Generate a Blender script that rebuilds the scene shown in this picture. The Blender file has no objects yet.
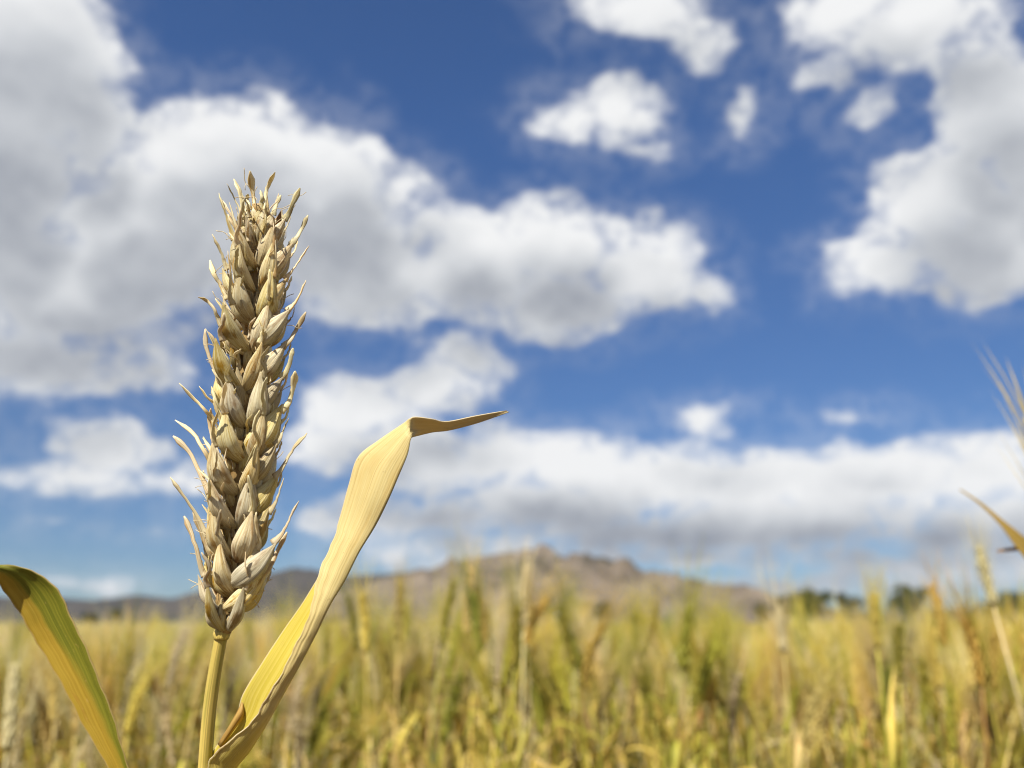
import bpy, math, random
import numpy as np
from mathutils import Vector, Matrix

R = math.radians
scene = bpy.context.scene
COL = scene.collection

# ------------------------------------------------------------------ camera
FPX = 804.0                                   # focal length in pixels of a 1024 px wide frame
CAM_H = 0.85
PITCH = math.atan((622 - 384) / FPX)          # horizon 238 px under the centre
HERO_D = 0.172                                # distance of the ear
cd = bpy.data.cameras.new('camera')
cd.sensor_width = 36.0
cd.lens = FPX / 1024 * 36.0
cd.clip_start = 0.01
cd.clip_end = 40000
cd.dof.use_dof = True
cd.dof.focus_distance = HERO_D - 0.002
cd.dof.aperture_fstop = cd.lens / 2.2        # entrance pupil about 1.9 mm, a phone lens
cam = bpy.data.objects.new('camera', cd)
COL.objects.link(cam)
cam.location = (0, 0, CAM_H)
cam.rotation_euler = (math.pi / 2 + PITCH, 0, 0)
scene.camera = cam
FWD = Vector((0, math.cos(PITCH), math.sin(PITCH)))
UP = Vector((0, -math.sin(PITCH), math.cos(PITCH)))
RIGHT = Vector((1, 0, 0))


def ray(px, py):
    return FWD + RIGHT * ((px - 512) / FPX) - UP * ((py - 384) / FPX)


def at(px, py, d):
    """point seen at a pixel of the photograph, d metres in front of the camera plane"""
    return Vector((0, 0, CAM_H)) + ray(px, py) * d


# ------------------------------------------------------------------ sky, sun, exposure
SUN_EL, SUN_AZ = R(43), R(206)                # azimuth clockwise from +Y: behind the camera, to the left
SUN_DIR = Vector((math.sin(SUN_AZ) * math.cos(SUN_EL), math.cos(SUN_AZ) * math.cos(SUN_EL), math.sin(SUN_EL)))
world = bpy.data.worlds.new('World')
scene.world = world
world.use_nodes = True
wt = world.node_tree
wt.nodes.clear()


class NT:
    """small helper to write node maths"""
    def __init__(self, tree):
        self.t = tree

    def node(self, typ, **kw):
        n = self.t.nodes.new(typ)
        for k, v in kw.items():
            setattr(n, k, v)
        return n

    def put(self, sock, v):
        if isinstance(v, bpy.types.NodeSocket):
            self.t.links.new(v, sock)
        elif v is not None:
            sock.default_value = v

    def m(self, op, a, b=None, c=None, clamp=False):
        n = self.node('ShaderNodeMath', operation=op, use_clamp=clamp)
        for i, v in enumerate((a, b, c)):
            if v is not None:
                self.put(n.inputs[i], v)
        return n.outputs[0]

    def v(self, op, a, b=None, c=None, out=0):
        n = self.node('ShaderNodeVectorMath', operation=op)
        for i, v in enumerate((a, b, c)):
            if v is not None:
                self.put(n.inputs[i], v)
        return n.outputs[out]

    def vlen(self, a):
        n = self.node('ShaderNodeVectorMath', operation='LENGTH')
        self.put(n.inputs[0], a)
        return n.outputs['Value']

    def scale(self, a, s):
        n = self.node('ShaderNodeVectorMath', operation='SCALE')
        self.put(n.inputs[0], a)
        self.put(n.inputs['Scale'], s)
        return n.outputs[0]

    def noise(self, vec, scale, detail=2, rough=0.5, dist=0.0, out='Fac', typ='FBM'):
        n = self.node('ShaderNodeTexNoise', noise_dimensions='3D', noise_type=typ)
        if vec is not None:
            self.put(n.inputs['Vector'], vec)
        n.inputs['Scale'].default_value = scale
        n.inputs['Detail'].default_value = detail
        n.inputs['Roughness'].default_value = rough
        n.inputs['Distortion'].default_value = dist
        return n.outputs[out]

    def smooth(self, x, a, b, lo=0.0, hi=1.0, typ='SMOOTHSTEP'):
        n = self.node('ShaderNodeMapRange', interpolation_type=typ)
        self.put(n.inputs[0], x)
        for i, v in enumerate((a, b, lo, hi)):
            self.put(n.inputs[i + 1], v)
        return n.outputs[0]

    def mix(self, f, a, b, blend='MIX'):
        n = self.node('ShaderNodeMix', data_type='RGBA', blend_type=blend)
        self.put(n.inputs[0], f)
        self.put(n.inputs[6], a if isinstance(a, bpy.types.NodeSocket) else (*a, 1) if len(a) == 3 else a)
        self.put(n.inputs[7], b if isinstance(b, bpy.types.NodeSocket) else (*b, 1) if len(b) == 3 else b)
        return n.outputs[2]


def azel(px, py):
    d = ray(px, py).normalized()
    return math.atan2(d.x, d.y), math.asin(d.z)


# cumulus heads as ellipses on the sky dome: photo x, y, half-width, half-height, weight
CLOUDS = [
    (20, 60, 135, 120), (95, 120, 60, 85), (-60, 180, 150, 150),
    (235, 185, 118, 100), (330, 215, 78, 100), (150, 240, 110, 90), (70, 290, 150, 70), (370, 270, 85, 75),
    (20, 360, 165, 40), (150, 375, 55, 26), (410, 190, 45, 30),
    (470, 265, 80, 62), (555, 245, 82, 54), (640, 270, 78, 55), (560, 305, 100, 45), (690, 285, 35, 30),
    (572, 116, 50, 30), (622, 116, 46, 50), (645, 150, 30, 20),
    (640, 2, 80, 34), (694, 40, 38, 40), (743, 110, 26, 28),
    (840, 8, 80, 40), (920, 20, 100, 50), (830, 68, 40, 18), (870, 105, 40, 20),
    (985, 110, 80, 90), (940, 200, 85, 75), (885, 262, 72, 44), (1000, 245, 110, 68), (1080, 150, 120, 130),
    (462, 355, 50, 32), (430, 395, 66, 32), (400, 450, 120, 36), (360, 415, 78, 42), (325, 450, 60, 35),
    (102, 445, 78, 38), (85, 472, 105, 26), (180, 480, 55, 20),
    (540, 458, 120, 38), (600, 470, 160, 36), (740, 482, 160, 40), (890, 474, 150, 42), (440, 470, 70, 34), (660, 478, 130, 38), (820, 480, 130, 42), (970, 470, 110, 42),
    (560, 510, 150, 34), (760, 520, 190, 34), (980, 520, 130, 34), (1120, 490, 120, 50),
    (360, 520, 80, 24), (470, 545, 120, 18), (690, 532, 230, 26), (960, 534, 150, 26), (470, 520, 130, 22), (640, 552, 70, 10), (860, 557, 130, 13), (680, 556, 150, 16), (900, 562, 160, 18), (780, 582, 200, 12), (480, 556, 120, 14), (1000, 572, 120, 20), (520, 568, 110, 10), (200, 532, 45, 9),
    (702, 417, 50, 16), (848, 416, 30, 8), (72, 521, 32, 7), (70, 578, 60, 9), (1000, 560, 80, 14),
]


def cloud_group():
    g = bpy.data.node_groups.new('cloud_field', 'ShaderNodeTree')
    g.interface.new_socket('Dir', in_out='INPUT', socket_type='NodeSocketVector')
    g.interface.new_socket('Field', in_out='OUTPUT', socket_type='NodeSocketFloat')
    n = NT(g)
    gi = n.node('NodeGroupInput')
    go = n.node('NodeGroupOutput')
    d = gi.outputs[0]
    sx = n.node('ShaderNodeSeparateXYZ')
    n.put(sx.inputs[0], d)
    az = n.m('ARCTAN2', sx.outputs[0], sx.outputs[1])
    el = n.m('ARCSINE', sx.outputs[2])
    cx = n.node('ShaderNodeCombineXYZ')
    n.put(cx.inputs[0], az)
    n.put(cx.inputs[1], el)
    # warp the outlines
    w = n.noise(d, 9.0, 3, 0.55, out='Color')
    w = n.v('SUBTRACT', w, (0.5, 0.5, 0.5))
    P = n.v('MULTIPLY_ADD', w, (0.075, 0.055, 0.0), cx.outputs[0])
    acc = None
    for (px, py, rx, ry) in CLOUDS:
        a0, e0 = azel(px, py)
        a1, _ = azel(px + rx * .5, py)
        a2, _ = azel(px - rx * .5, py)
        _, e1 = azel(px, py - ry * .5)
        _, e2 = azel(px, py + ry * .5)
        ra, re = abs(a1 - a2), abs(e1 - e2)
        q = n.v('MULTIPLY_ADD', P, (1 / ra, 1 / re, 0), (-a0 / ra, -e0 / re, 0))
        r = (ra * re * re) ** (1 / 3)
        f = n.m('MULTIPLY_ADD', n.vlen(q), -r, r)
        acc = f if acc is None else n.m('SMOOTH_MAX', acc, f, 0.018)
    # the same kind of clouds goes on all round the dome
    far = n.noise(n.v('MULTIPLY', d, (1, 1, 1.8)), 2.1, 4, 0.5)
    far = n.m('MULTIPLY_ADD', far, 0.5, -0.255)
    ang = n.m('MAXIMUM', n.m('MULTIPLY', n.m('ABSOLUTE', az), 1 / 0.72), n.m('MULTIPLY', el, 1 / 0.80))
    far = n.m('ADD', far, n.smooth(ang, 0.95, 1.25, -0.6, 0.0))
    acc = n.m('SMOOTH_MAX', acc, far, 0.02)
    n.put(go.inputs[0], acc)
    return g


def build_sky():
    n = NT(wt)
    tc = n.node('ShaderNodeTexCoord')
    d = n.v('NORMALIZE', tc.outputs['Generated'])
    grp = cloud_group()

    def field(vec):
        k = n.node('ShaderNodeGroup')
        k.node_tree = grp
        n.put(k.inputs[0], vec)
        return k.outputs[0]

    def shifted(s):
        return n.v('NORMALIZE', n.v('ADD', d, (-0.22 * s, -0.1 * s, s)))
    # billows, on a coordinate flattened towards the horizon
    dn = n.v('MULTIPLY', d, (1, 1, 1.5))
    b1 = n.noise(dn, 15, 6, 0.52, 0.0)
    b1s = n.noise(shifted(0.02), 15, 2, 0.5, 0.0)
    b0 = n.noise(d, 15, 2, 0.5, 0.0)
    F0 = field(d)
    F2 = field(shifted(0.075))
    bill = n.m('MULTIPLY_ADD', b1, 0.085, -0.0475)
    D = n.m('ADD', F0, bill)
    alpha = n.smooth(D, -0.009, 0.016)
    wisp = n.smooth(n.noise(d, 42, 4, 0.6), 0.36, 0.62)
    thin = n.smooth(D, 0.0, 0.035)
    alpha = n.m('MULTIPLY', alpha, n.m('MAXIMUM', thin, n.m('MULTIPLY_ADD', wisp, 0.45, 0.55)))
    veil = n.m('MULTIPLY', n.smooth(D, -0.055, 0.01), n.m('MULTIPLY_ADD', wisp, 0.14, 0.03))
    alpha = n.m('MAXIMUM', alpha, veil)
    # cloud between this point and the sun darkens it; relief of the billows
    s2 = n.m('MULTIPLY', n.smooth(F2, -0.03, 0.055), 0.86)
    edge = n.smooth(D, 0.0, 0.05)
    dark = n.m('MULTIPLY', s2, n.m('MULTIPLY_ADD', edge, 0.25, 0.75))
    relief = n.m('MULTIPLY', n.m('SUBTRACT', b0, b1s), 0.6)
    dark = n.m('SUBTRACT', dark, relief)
    big = n.m('MULTIPLY_ADD', n.noise(dn, 5.0, 2, 0.5), 1.0, -0.52)
    dark = n.m('ADD', dark, n.m('MULTIPLY', big, n.m('MULTIPLY_ADD', s2, 0.8, 0.2)))
    se = n.node('ShaderNodeSeparateXYZ')
    n.put(se.inputs[0], d)
    dark = n.m('ADD', dark, n.m('MULTIPLY', n.smooth(se.outputs[2], 0.17, 0.07, 0.0, 0.22), s2))   # flat bases of the far banks
    dark = n.smooth(dark, 0.0, 1.2, 0.0, 1.0, 'LINEAR')
    ramp = n.node('ShaderNodeValToRGB')
    e = ramp.color_ramp.elements
    e[0].position, e[0].color = 0.0, (0.90, 0.905, 0.91, 1)
    e[1].position, e[1].color = 1.0, (0.25, 0.275, 0.33, 1)
    k = ramp.color_ramp.elements.new(0.45)
    k.color = (0.64, 0.66, 0.69, 1)
    n.put(ramp.inputs[0], dark)
    ccol = n.scale(ramp.outputs[0], 10.0)
    sky = n.node('ShaderNodeTexSky', sky_type='NISHITA', sun_disc=False)
    sky.sun_elevation = SUN_EL
    sky.sun_rotation = SUN_AZ
    sky.altitude = 1500
    sky.air_density = 1.0
    sky.dust_density = 0.0
    sky.ozone_density = 1.6
    sz = n.node('ShaderNodeSeparateXYZ')
    n.put(sz.inputs[0], d)
    tint = n.mix(n.smooth(sz.outputs[2], 0.0, 0.55, 0.0, 1.0, 'LINEAR'), (0.36, 0.48, 0.62), (0.60, 0.88, 1.26))
    col = n.mix(alpha, n.mix(1.0, sky.outputs[0], tint, 'MULTIPLY'), ccol)
    bg = n.node('ShaderNodeBackground')
    n.put(bg.inputs[0], col)
    bg.inputs[1].default_value = 0.063
    out = n.node('ShaderNodeOutputWorld')
    wt.links.new(bg.outputs[0], out.inputs[0])


build_sky()
world.cycles.sampling_method = 'MANUAL'
world.cycles.sample_map_resolution = 256

sl = bpy.data.lights.new('sun', 'SUN')
sl.energy = 5.0
sl.angle = R(0.5)
sl.color = (1.0, 0.94, 0.84)
so = bpy.data.objects.new('sun', sl)
COL.objects.link(so)
so.rotation_euler = (-SUN_DIR).to_track_quat('-Z', 'Y').to_euler()
so.location = SUN_DIR * 50

vs = scene.view_settings
vs.view_transform = 'Standard'
vs.look = 'None'
vs.exposure = 0.68
vs.gamma = 1.0
vs.use_curve_mapping = False
cy = scene.cycles
cy.use_denoising = True
cy.denoiser = 'OPENIMAGEDENOISE'
cy.filter_width = 1.1
cy.max_bounces = 8
cy.diffuse_bounces = 4
cy.transmission_bounces = 6
cy.volume_bounces = 0
cy.caustics_reflective = False
cy.caustics_refractive = False
cy.sample_clamp_indirect = 6.0

# ------------------------------------------------------------------ helpers
def tag(o, label=None, cat=None, group=None, kind=None):
    if label: o['label'] = label
    if cat: o['category'] = cat
    if group: o['group'] = group
    if kind: o['kind'] = kind
    return o


def mesh_from(name, verts, faces, mats, uvs=None, mat_idx=None, smooth=True):
    me = bpy.data.meshes.new(name)
    me.from_pydata([tuple(v) for v in verts], [], faces)
    for m in (mats if isinstance(mats, (list, tuple)) else [mats]):
        me.materials.append(m)
    if uvs is not None:
        lay = me.uv_layers.new(name='UVMap')
        vi = np.empty(len(me.loops), dtype=np.int32)
        me.loops.foreach_get('vertex_index', vi)
        lay.data.foreach_set('uv', np.asarray(uvs, dtype=np.float32)[vi].ravel())
    if mat_idx is not None:
        me.polygons.foreach_set('material_index', np.asarray(mat_idx, dtype=np.int32))
    if smooth:
        me.polygons.foreach_set('use_smooth', np.ones(len(me.polygons), dtype=bool))
    me.update()
    return me


def obj(name, me, parent=None, loc=(0, 0, 0)):
    o = bpy.data.objects.new(name, me)
    COL.objects.link(o)
    o.location = loc
    if parent is not None:
        o.parent = parent
    return o


class MB:
    """collects geometry of one mesh"""
    def __init__(self):
        self.v, self.f, self.uv, self.mi = [], [], [], []

    def add(self, v, f, uv=None, mi=0):
        o = len(self.v)
        self.v += [Vector(p) for p in v]
        self.f += [tuple(i + o for i in q) for q in f]
        self.uv += list(uv) if uv is not None else [(0, 0)] * len(v)
        self.mi += [mi] * len(f)

    def mesh(self, name, mats):
        return mesh_from(name, self.v, self.f, mats, self.uv, self.mi)


def frame_along(pts):
    """tangents and transported side vectors of a polyline"""
    T = []
    for i in range(len(pts)):
        a, b = pts[max(i - 1, 0)], pts[min(i + 1, len(pts) - 1)]
        T.append((b - a).normalized())
    ref = Vector((0, 1, 0)) if abs(T[0].y) < 0.9 else Vector((1, 0, 0))
    S = []
    s = T[0].cross(ref).normalized()
    for t in T:
        s = (s - t * s.dot(t)).normalized()
        S.append(s.copy())
    return T, S


def tube(pts, rad, sides=6, flat=1.0, twist=0.0, cap=True):
    pts = [Vector(p) for p in pts]
    T, S = frame_along(pts)
    n = len(pts)
    v, f, uv = [], [], []
    for i, p in enumerate(pts):
        b = T[i].cross(S[i])
        r = rad[i] if hasattr(rad, '__len__') else rad
        for k in range(sides):
            a = 2 * math.pi * k / sides
            ca, sa = math.cos(a), math.sin(a) * flat
            tw = twist * i / max(n - 1, 1)
            c2, s2 = ca * math.cos(tw) - sa * math.sin(tw), ca * math.sin(tw) + sa * math.cos(tw)
            v.append(p + (S[i] * c2 + b * s2) * r)
            uv.append((k / sides, i / max(n - 1, 1)))
    for i in range(n - 1):
        for k in range(sides):
            k2 = (k + 1) % sides
            f.append((i * sides + k, i * sides + k2, (i + 1) * sides + k2, (i + 1) * sides + k))
    if cap:
        f.append(tuple(range(sides))[::-1])
        f.append(tuple((n - 1) * sides + k for k in range(sides)))
    return v, f, uv


def catmull(P, n):
    """smooth resampling of a list of tuples"""
    P = [np.array(p, dtype=float) for p in P]
    out = []
    m = len(P) - 1
    for j in range(n):
        t = j / (n - 1) * m
        i = min(int(t), m - 1)
        u = t - i
        p1, p2 = P[i], P[i + 1]
        p0 = P[i - 1] if i > 0 else 2 * p1 - p2
        p3 = P[i + 2] if i + 2 <= m else 2 * p2 - p1
        out.append(0.5 * (2 * p1 + (p2 - p0) * u + (2 * p0 - 5 * p1 + 4 * p2 - p3) * u * u + (3 * p1 - p0 - 3 * p2 + p3) * u ** 3))
    return out


# ------------------------------------------------------------------ materials
def new_mat(name):
    m = bpy.data.materials.new(name)
    m.use_nodes = True
    m.node_tree.nodes.clear()
    return m, NT(m.node_tree)


def finish(n, col, rough=0.6, transl=0.0, spec=0.3, bump=None, bump_s=0.3, bump_d=0.001, tcol=None):
    p = n.node('ShaderNodeBsdfPrincipled')
    n.put(p.inputs['Base Color'], col)
    n.put(p.inputs['Roughness'], rough)
    p.inputs['Specular IOR Level'].default_value = spec
    if bump is not None:
        b = n.node('ShaderNodeBump')
        b.inputs['Strength'].default_value = bump_s
        b.inputs['Distance'].default_value = bump_d
        n.put(b.inputs['Height'], bump)
        n.put(p.inputs['Normal'], b.outputs[0])
    o = n.node('ShaderNodeOutputMaterial')
    sh = p.outputs[0]
    if transl > 0:
        t = n.node('ShaderNodeBsdfTranslucent')
        n.put(t.inputs['Color'], tcol if tcol is not None else col)
        mx = n.node('ShaderNodeMixShader')
        mx.inputs[0].default_value = transl
        n.t.links.new(sh, mx.inputs[1])
        n.t.links.new(t.outputs[0], mx.inputs[2])
        sh = mx.outputs[0]
    n.t.links.new(sh, o.inputs[0])


def uvxy(n):
    u = n.node('ShaderNodeTexCoord')
    s = n.node('ShaderNodeSeparateXYZ')
    n.put(s.inputs[0], u.outputs['UV'])
    return u, s.outputs[0], s.outputs[1]


def plant_mat(name, a, b, c, transl=0.3, rough=0.55):
    """blade, stem or ear of a field plant: three colours mixed per plant and along the fibres"""
    m, n = new_mat(name)
    oi = n.node('ShaderNodeObjectInfo')
    tc, u, v = uvxy(n)
    cx = n.node('ShaderNodeCombineXYZ')
    n.put(cx.inputs[0], n.m('MULTIPLY', u, 9))
    n.put(cx.inputs[1], n.m('MULTIPLY', v, 1.6))
    n.put(cx.inputs[2], n.m('MULTIPLY', oi.outputs['Random'], 57))
    st = n.noise(cx.outputs[0], 2.0, 2, 0.5)
    col = n.mix(n.smooth(st, 0.35, 0.65), a, b)
    blot = n.noise(cx.outputs[0], 0.7, 1, 0.5)
    col = n.mix(n.smooth(blot, 0.5, 0.66), col, c)
    hs = n.node('ShaderNodeHueSaturation')
    n.put(hs.inputs['Hue'], n.m('MULTIPLY_ADD', oi.outputs['Random'], 0.03, 0.485))
    n.put(hs.inputs['Value'], n.m('MULTIPLY_ADD', n.m('FRACT', n.m('MULTIPLY', oi.outputs['Random'], 7.31)), 0.5, 0.75))
    n.put(hs.inputs['Color'], col)
    finish(n, hs.outputs[0], rough, transl, 0.35)
    return m


M = {}
M['straw'] = plant_mat('straw', (0.62, 0.47, 0.15), (0.74, 0.60, 0.26), (0.48, 0.31, 0.07))
M['gold'] = plant_mat('gold', (0.62, 0.46, 0.085), (0.70, 0.55, 0.14), (0.50, 0.31, 0.05))
M['pale'] = plant_mat('pale', (0.74, 0.65, 0.40), (0.66, 0.54, 0.27), (0.66, 0.59, 0.30))
M['olive'] = plant_mat('olive', (0.44, 0.41, 0.06), (0.60, 0.50, 0.075), (0.25, 0.28, 0.045), 0.42)
M['green'] = plant_mat('green', (0.09, 0.14, 0.022), (0.20, 0.25, 0.04), (0.38, 0.38, 0.06), 0.4)
M['rust'] = plant_mat('rust', (0.42, 0.23, 0.06), (0.54, 0.34, 0.10), (0.28, 0.13, 0.035))
M['tip_brown'] = plant_mat('tip_brown', (0.20, 0.12, 0.035), (0.32, 0.20, 0.04), (0.46, 0.32, 0.05), 0.2)


def husk_mat():
    m, n = new_mat('husk')
    oi = n.node('ShaderNodeObjectInfo')
    tc, u, v = uvxy(n)
    cx = n.node('ShaderNodeCombineXYZ')
    n.put(cx.inputs[0], n.m('MULTIPLY', u, 24))
    n.put(cx.inputs[1], n.m('MULTIPLY', v, 1.1))
    n.put(cx.inputs[2], n.m('MULTIPLY', oi.outputs['Random'], 91))
    fib = n.noise(cx.outputs[0], 1.7, 3, 0.55)
    cx2 = n.node('ShaderNodeCombineXYZ')
    n.put(cx2.inputs[0], n.m('MULTIPLY', u, 3))
    n.put(cx2.inputs[1], n.m('MULTIPLY', v, 2))
    n.put(cx2.inputs[2], n.m('MULTIPLY', oi.outputs['Random'], 33))
    blot = n.noise(cx2.outputs[0], 1.3, 4, 0.6)
    col = n.mix(n.smooth(fib, 0.30, 0.66), (0.68, 0.53, 0.24), (0.93, 0.85, 0.56))
    col = n.mix(n.m('MULTIPLY', n.smooth(blot, 0.50, 0.66), 0.8), col, (0.42, 0.24, 0.07))
    rim = n.m('ABSOLUTE', n.m('MULTIPLY_ADD', u, 2, -1))
    col = n.mix(n.m('MULTIPLY', n.smooth(rim, 0.74, 0.92), 0.8), col, (0.82, 0.73, 0.50))
    tip = n.m('MULTIPLY', n.smooth(v, 0.72, 1.0), 0.5)
    col = n.mix(tip, col, (0.62, 0.47, 0.22))
    fleck = n.noise(cx2.outputs[0], 9, 3, 0.7)
    col = n.mix(n.m('MULTIPLY', n.smooth(fleck, 0.63, 0.72), 0.6), col, (0.17, 0.10, 0.05))
    hs = n.node('ShaderNodeHueSaturation')
    n.put(hs.inputs['Saturation'], n.m('MULTIPLY_ADD', n.m('FRACT', n.m('MULTIPLY', oi.outputs['Random'], 11.3)), 0.55, 0.78))
    n.put(hs.inputs['Hue'], n.m('MULTIPLY_ADD', n.m('FRACT', n.m('MULTIPLY', oi.outputs['Random'], 3.7)), 0.016, 0.492))
    n.put(hs.inputs['Value'], n.m('MULTIPLY_ADD', oi.outputs['Random'], 0.4, 0.78))
    n.put(hs.inputs['Color'], col)
    finish(n, hs.outputs[0], 0.45, 0.28, 0.4, fib, 0.6, 0.0004)
    return m


def blade_mat(name, base, edge, patch, freq=26, rough=0.5, transl=0.35, patch_lo=0.45, patch_hi=0.65, spots=True):
    """long parallel-veined leaf; u across, v along"""
    m, n = new_mat(name)
    tc, u, v = uvxy(n)

    def co(a, b, z=0.0):
        cx = n.node('ShaderNodeCombineXYZ')
        n.put(cx.inputs[0], n.m('MULTIPLY', u, a))
        n.put(cx.inputs[1], n.m('MULTIPLY', v, b))
        cx.inputs[2].default_value = z
        return cx.outputs[0]
    vein = n.noise(co(freq, 0.6), 1.6, 3, 0.6)
    broad = n.noise(co(2.2, 1.6, 4.0), 1.5, 4, 0.6)
    col = n.mix(n.smooth(vein, 0.4, 0.6), base, tuple(min(1, c * 1.45) for c in base))
    col = n.mix(n.smooth(broad, patch_lo, patch_hi), col, patch)
    rim = n.m('ABSOLUTE', n.m('MULTIPLY_ADD', u, 2, -1))
    col = n.mix(n.smooth(rim, 0.90, 0.99), col, edge)
    if spots:
        sp = n.noise(co(14, 30, 9.0), 1.2, 3, 0.7)
        col = n.mix(n.m('MULTIPLY', n.smooth(sp, 0.64, 0.74), 0.55), col, tuple(c * 0.45 for c in base))
    finish(n, col, rough, transl, 0.35, vein, 0.45, 0.0003)
    return m


M['husk'] = husk_mat()
M['husk_inside'] = plant_mat('husk_inside', (0.30, 0.18, 0.07), (0.40, 0.26, 0.11), (0.20, 0.11, 0.04), 0.1, 0.6)  # brown husk insides and rachis, dark tone puts crevice shade into the colour
M['awn'] = plant_mat('awn', (0.72, 0.60, 0.33), (0.84, 0.76, 0.52), (0.58, 0.41, 0.17), 0.25, 0.5)
M['stem'] = blade_mat('stem', (0.46, 0.345, 0.085), (0.50, 0.38, 0.10), (0.34, 0.29, 0.06), 18, 0.5, 0.05)
M['blade_dry'] = blade_mat('blade_dry', (0.60, 0.44, 0.16), (0.70, 0.58, 0.34), (0.66, 0.48, 0.12), 22, 0.5, 0.30)


def hero_blade_mat():
    m, n = new_mat('blade_hero')
    tc, u, v = uvxy(n)

    def co(a, b, z=0.0):
        cx = n.node('ShaderNodeCombineXYZ')
        n.put(cx.inputs[0], n.m('MULTIPLY', u, a))
        n.put(cx.inputs[1], n.m('MULTIPLY', v, b))
        cx.inputs[2].default_value = z
        return cx.outputs[0]
    vein = n.noise(co(44, 1.2), 1.5, 3, 0.6)
    broad = n.noise(co(3.0, 3.0, 4.0), 1.5, 4, 0.6)
    tan = n.mix(n.smooth(vein, 0.3, 0.7), (0.64, 0.51, 0.20), (0.77, 0.65, 0.31))
    tan = n.mix(n.m('MULTIPLY', n.smooth(n.noise(co(60, 2.5, 7.0), 1.5, 2, 0.5), 0.58, 0.66), 0.45), tan, (0.42, 0.27, 0.09))
    tan = n.mix(n.m('MULTIPLY', n.smooth(broad, 0.48, 0.68), 0.5), tan, (0.60, 0.42, 0.13))
    yel = n.mix(n.smooth(vein, 0.35, 0.65), (0.60, 0.48, 0.055), (0.72, 0.60, 0.13))
    # the living lower part is still yellow, the folded margin and the upper part are dry
    wob = n.m('MULTIPLY_ADD', broad, 0.24, -0.12)
    f_low = n.smooth(n.m('ADD', v, wob), 0.50, 0.36)
    f_in = n.smooth(n.m('ADD', u, wob), 0.62, 0.50)
    f_base = n.smooth(n.m('ADD', v, wob), 0.24, 0.10)
    f = n.m('MAXIMUM', n.m('MULTIPLY', f_low, f_in), n.m('MULTIPLY', f_base, 0.75))
    col = n.mix(f, tan, yel)
    col = n.mix(n.m('MULTIPLY', n.smooth(v, 0.75, 0.79), 0.6), col, (0.60, 0.46, 0.26))
    rim = n.m('ABSOLUTE', n.m('MULTIPLY_ADD', u, 2, -1))
    col = n.mix(n.smooth(rim, 0.965, 0.995), col, (0.74, 0.62, 0.38))
    rag = n.m('MULTIPLY', n.smooth(n.noise(co(5, 26, 2.0), 1.5, 3, 0.6), 0.48, 0.62), n.smooth(u, 0.86, 1.0))
    rag = n.m('MULTIPLY', rag, n.smooth(v, 0.45, 0.30))
    col = n.mix(n.m('MULTIPLY', rag, 0.4), col, (0.30, 0.15, 0.05))
    sp = n.noise(co(20, 60, 9.0), 1.2, 3, 0.7)
    col = n.mix(n.m('MULTIPLY', n.smooth(sp, 0.66, 0.74), 0.5), col, (0.30, 0.17, 0.05))
    finish(n, col, 0.5, 0.32, 0.35, vein, 0.5, 0.0003)
    return m


def green_blade_mat():
    m, n = new_mat('blade_turning')
    tc, u, v = uvxy(n)

    def co(a, b, z=0.0):
        cx = n.node('ShaderNodeCombineXYZ')
        n.put(cx.inputs[0], n.m('MULTIPLY', u, a))
        n.put(cx.inputs[1], n.m('MULTIPLY', v, b))
        cx.inputs[2].default_value = z
        return cx.outputs[0]
    vein = n.noise(co(34, 1.0), 1.5, 3, 0.6)
    broad = n.noise(co(3.0, 3.5, 1.0), 1.5, 4, 0.6)
    w = n.m('MULTIPLY_ADD', broad, 0.7, -0.35)
    yel = n.mix(n.smooth(vein, 0.35, 0.65), (0.46, 0.30, 0.03), (0.58, 0.40, 0.05))
    gre = n.mix(n.smooth(vein, 0.35, 0.65), (0.15, 0.165, 0.014), (0.34, 0.32, 0.035))
    f = n.smooth(n.m('ADD', n.m('SUBTRACT', u, n.smooth(v, 0.55, 0.05, 0.0, 0.35)), w), 0.10, 0.46)
    col = n.mix(f, yel, gre)
    col = n.mix(n.m('MULTIPLY', n.smooth(broad, 0.60, 0.72), 0.6), col, (0.42, 0.18, 0.03))
    rim = n.m('ABSOLUTE', n.m('MULTIPLY_ADD', u, 2, -1))
    col = n.mix(n.smooth(rim, 0.93, 0.99), col, (0.60, 0.44, 0.16))
    sp = n.noise(co(12, 40, 9.0), 1.2, 3, 0.7)
    col = n.mix(n.m('MULTIPLY', n.smooth(sp, 0.64, 0.74), 0.6), col, (0.60, 0.42, 0.12))
    finish(n, col, 0.45, 0.30, 0.4, vein, 0.45, 0.0003)
    return m


M['blade_hero'] = hero_blade_mat()
M['blade_turning'] = green_blade_mat()


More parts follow.
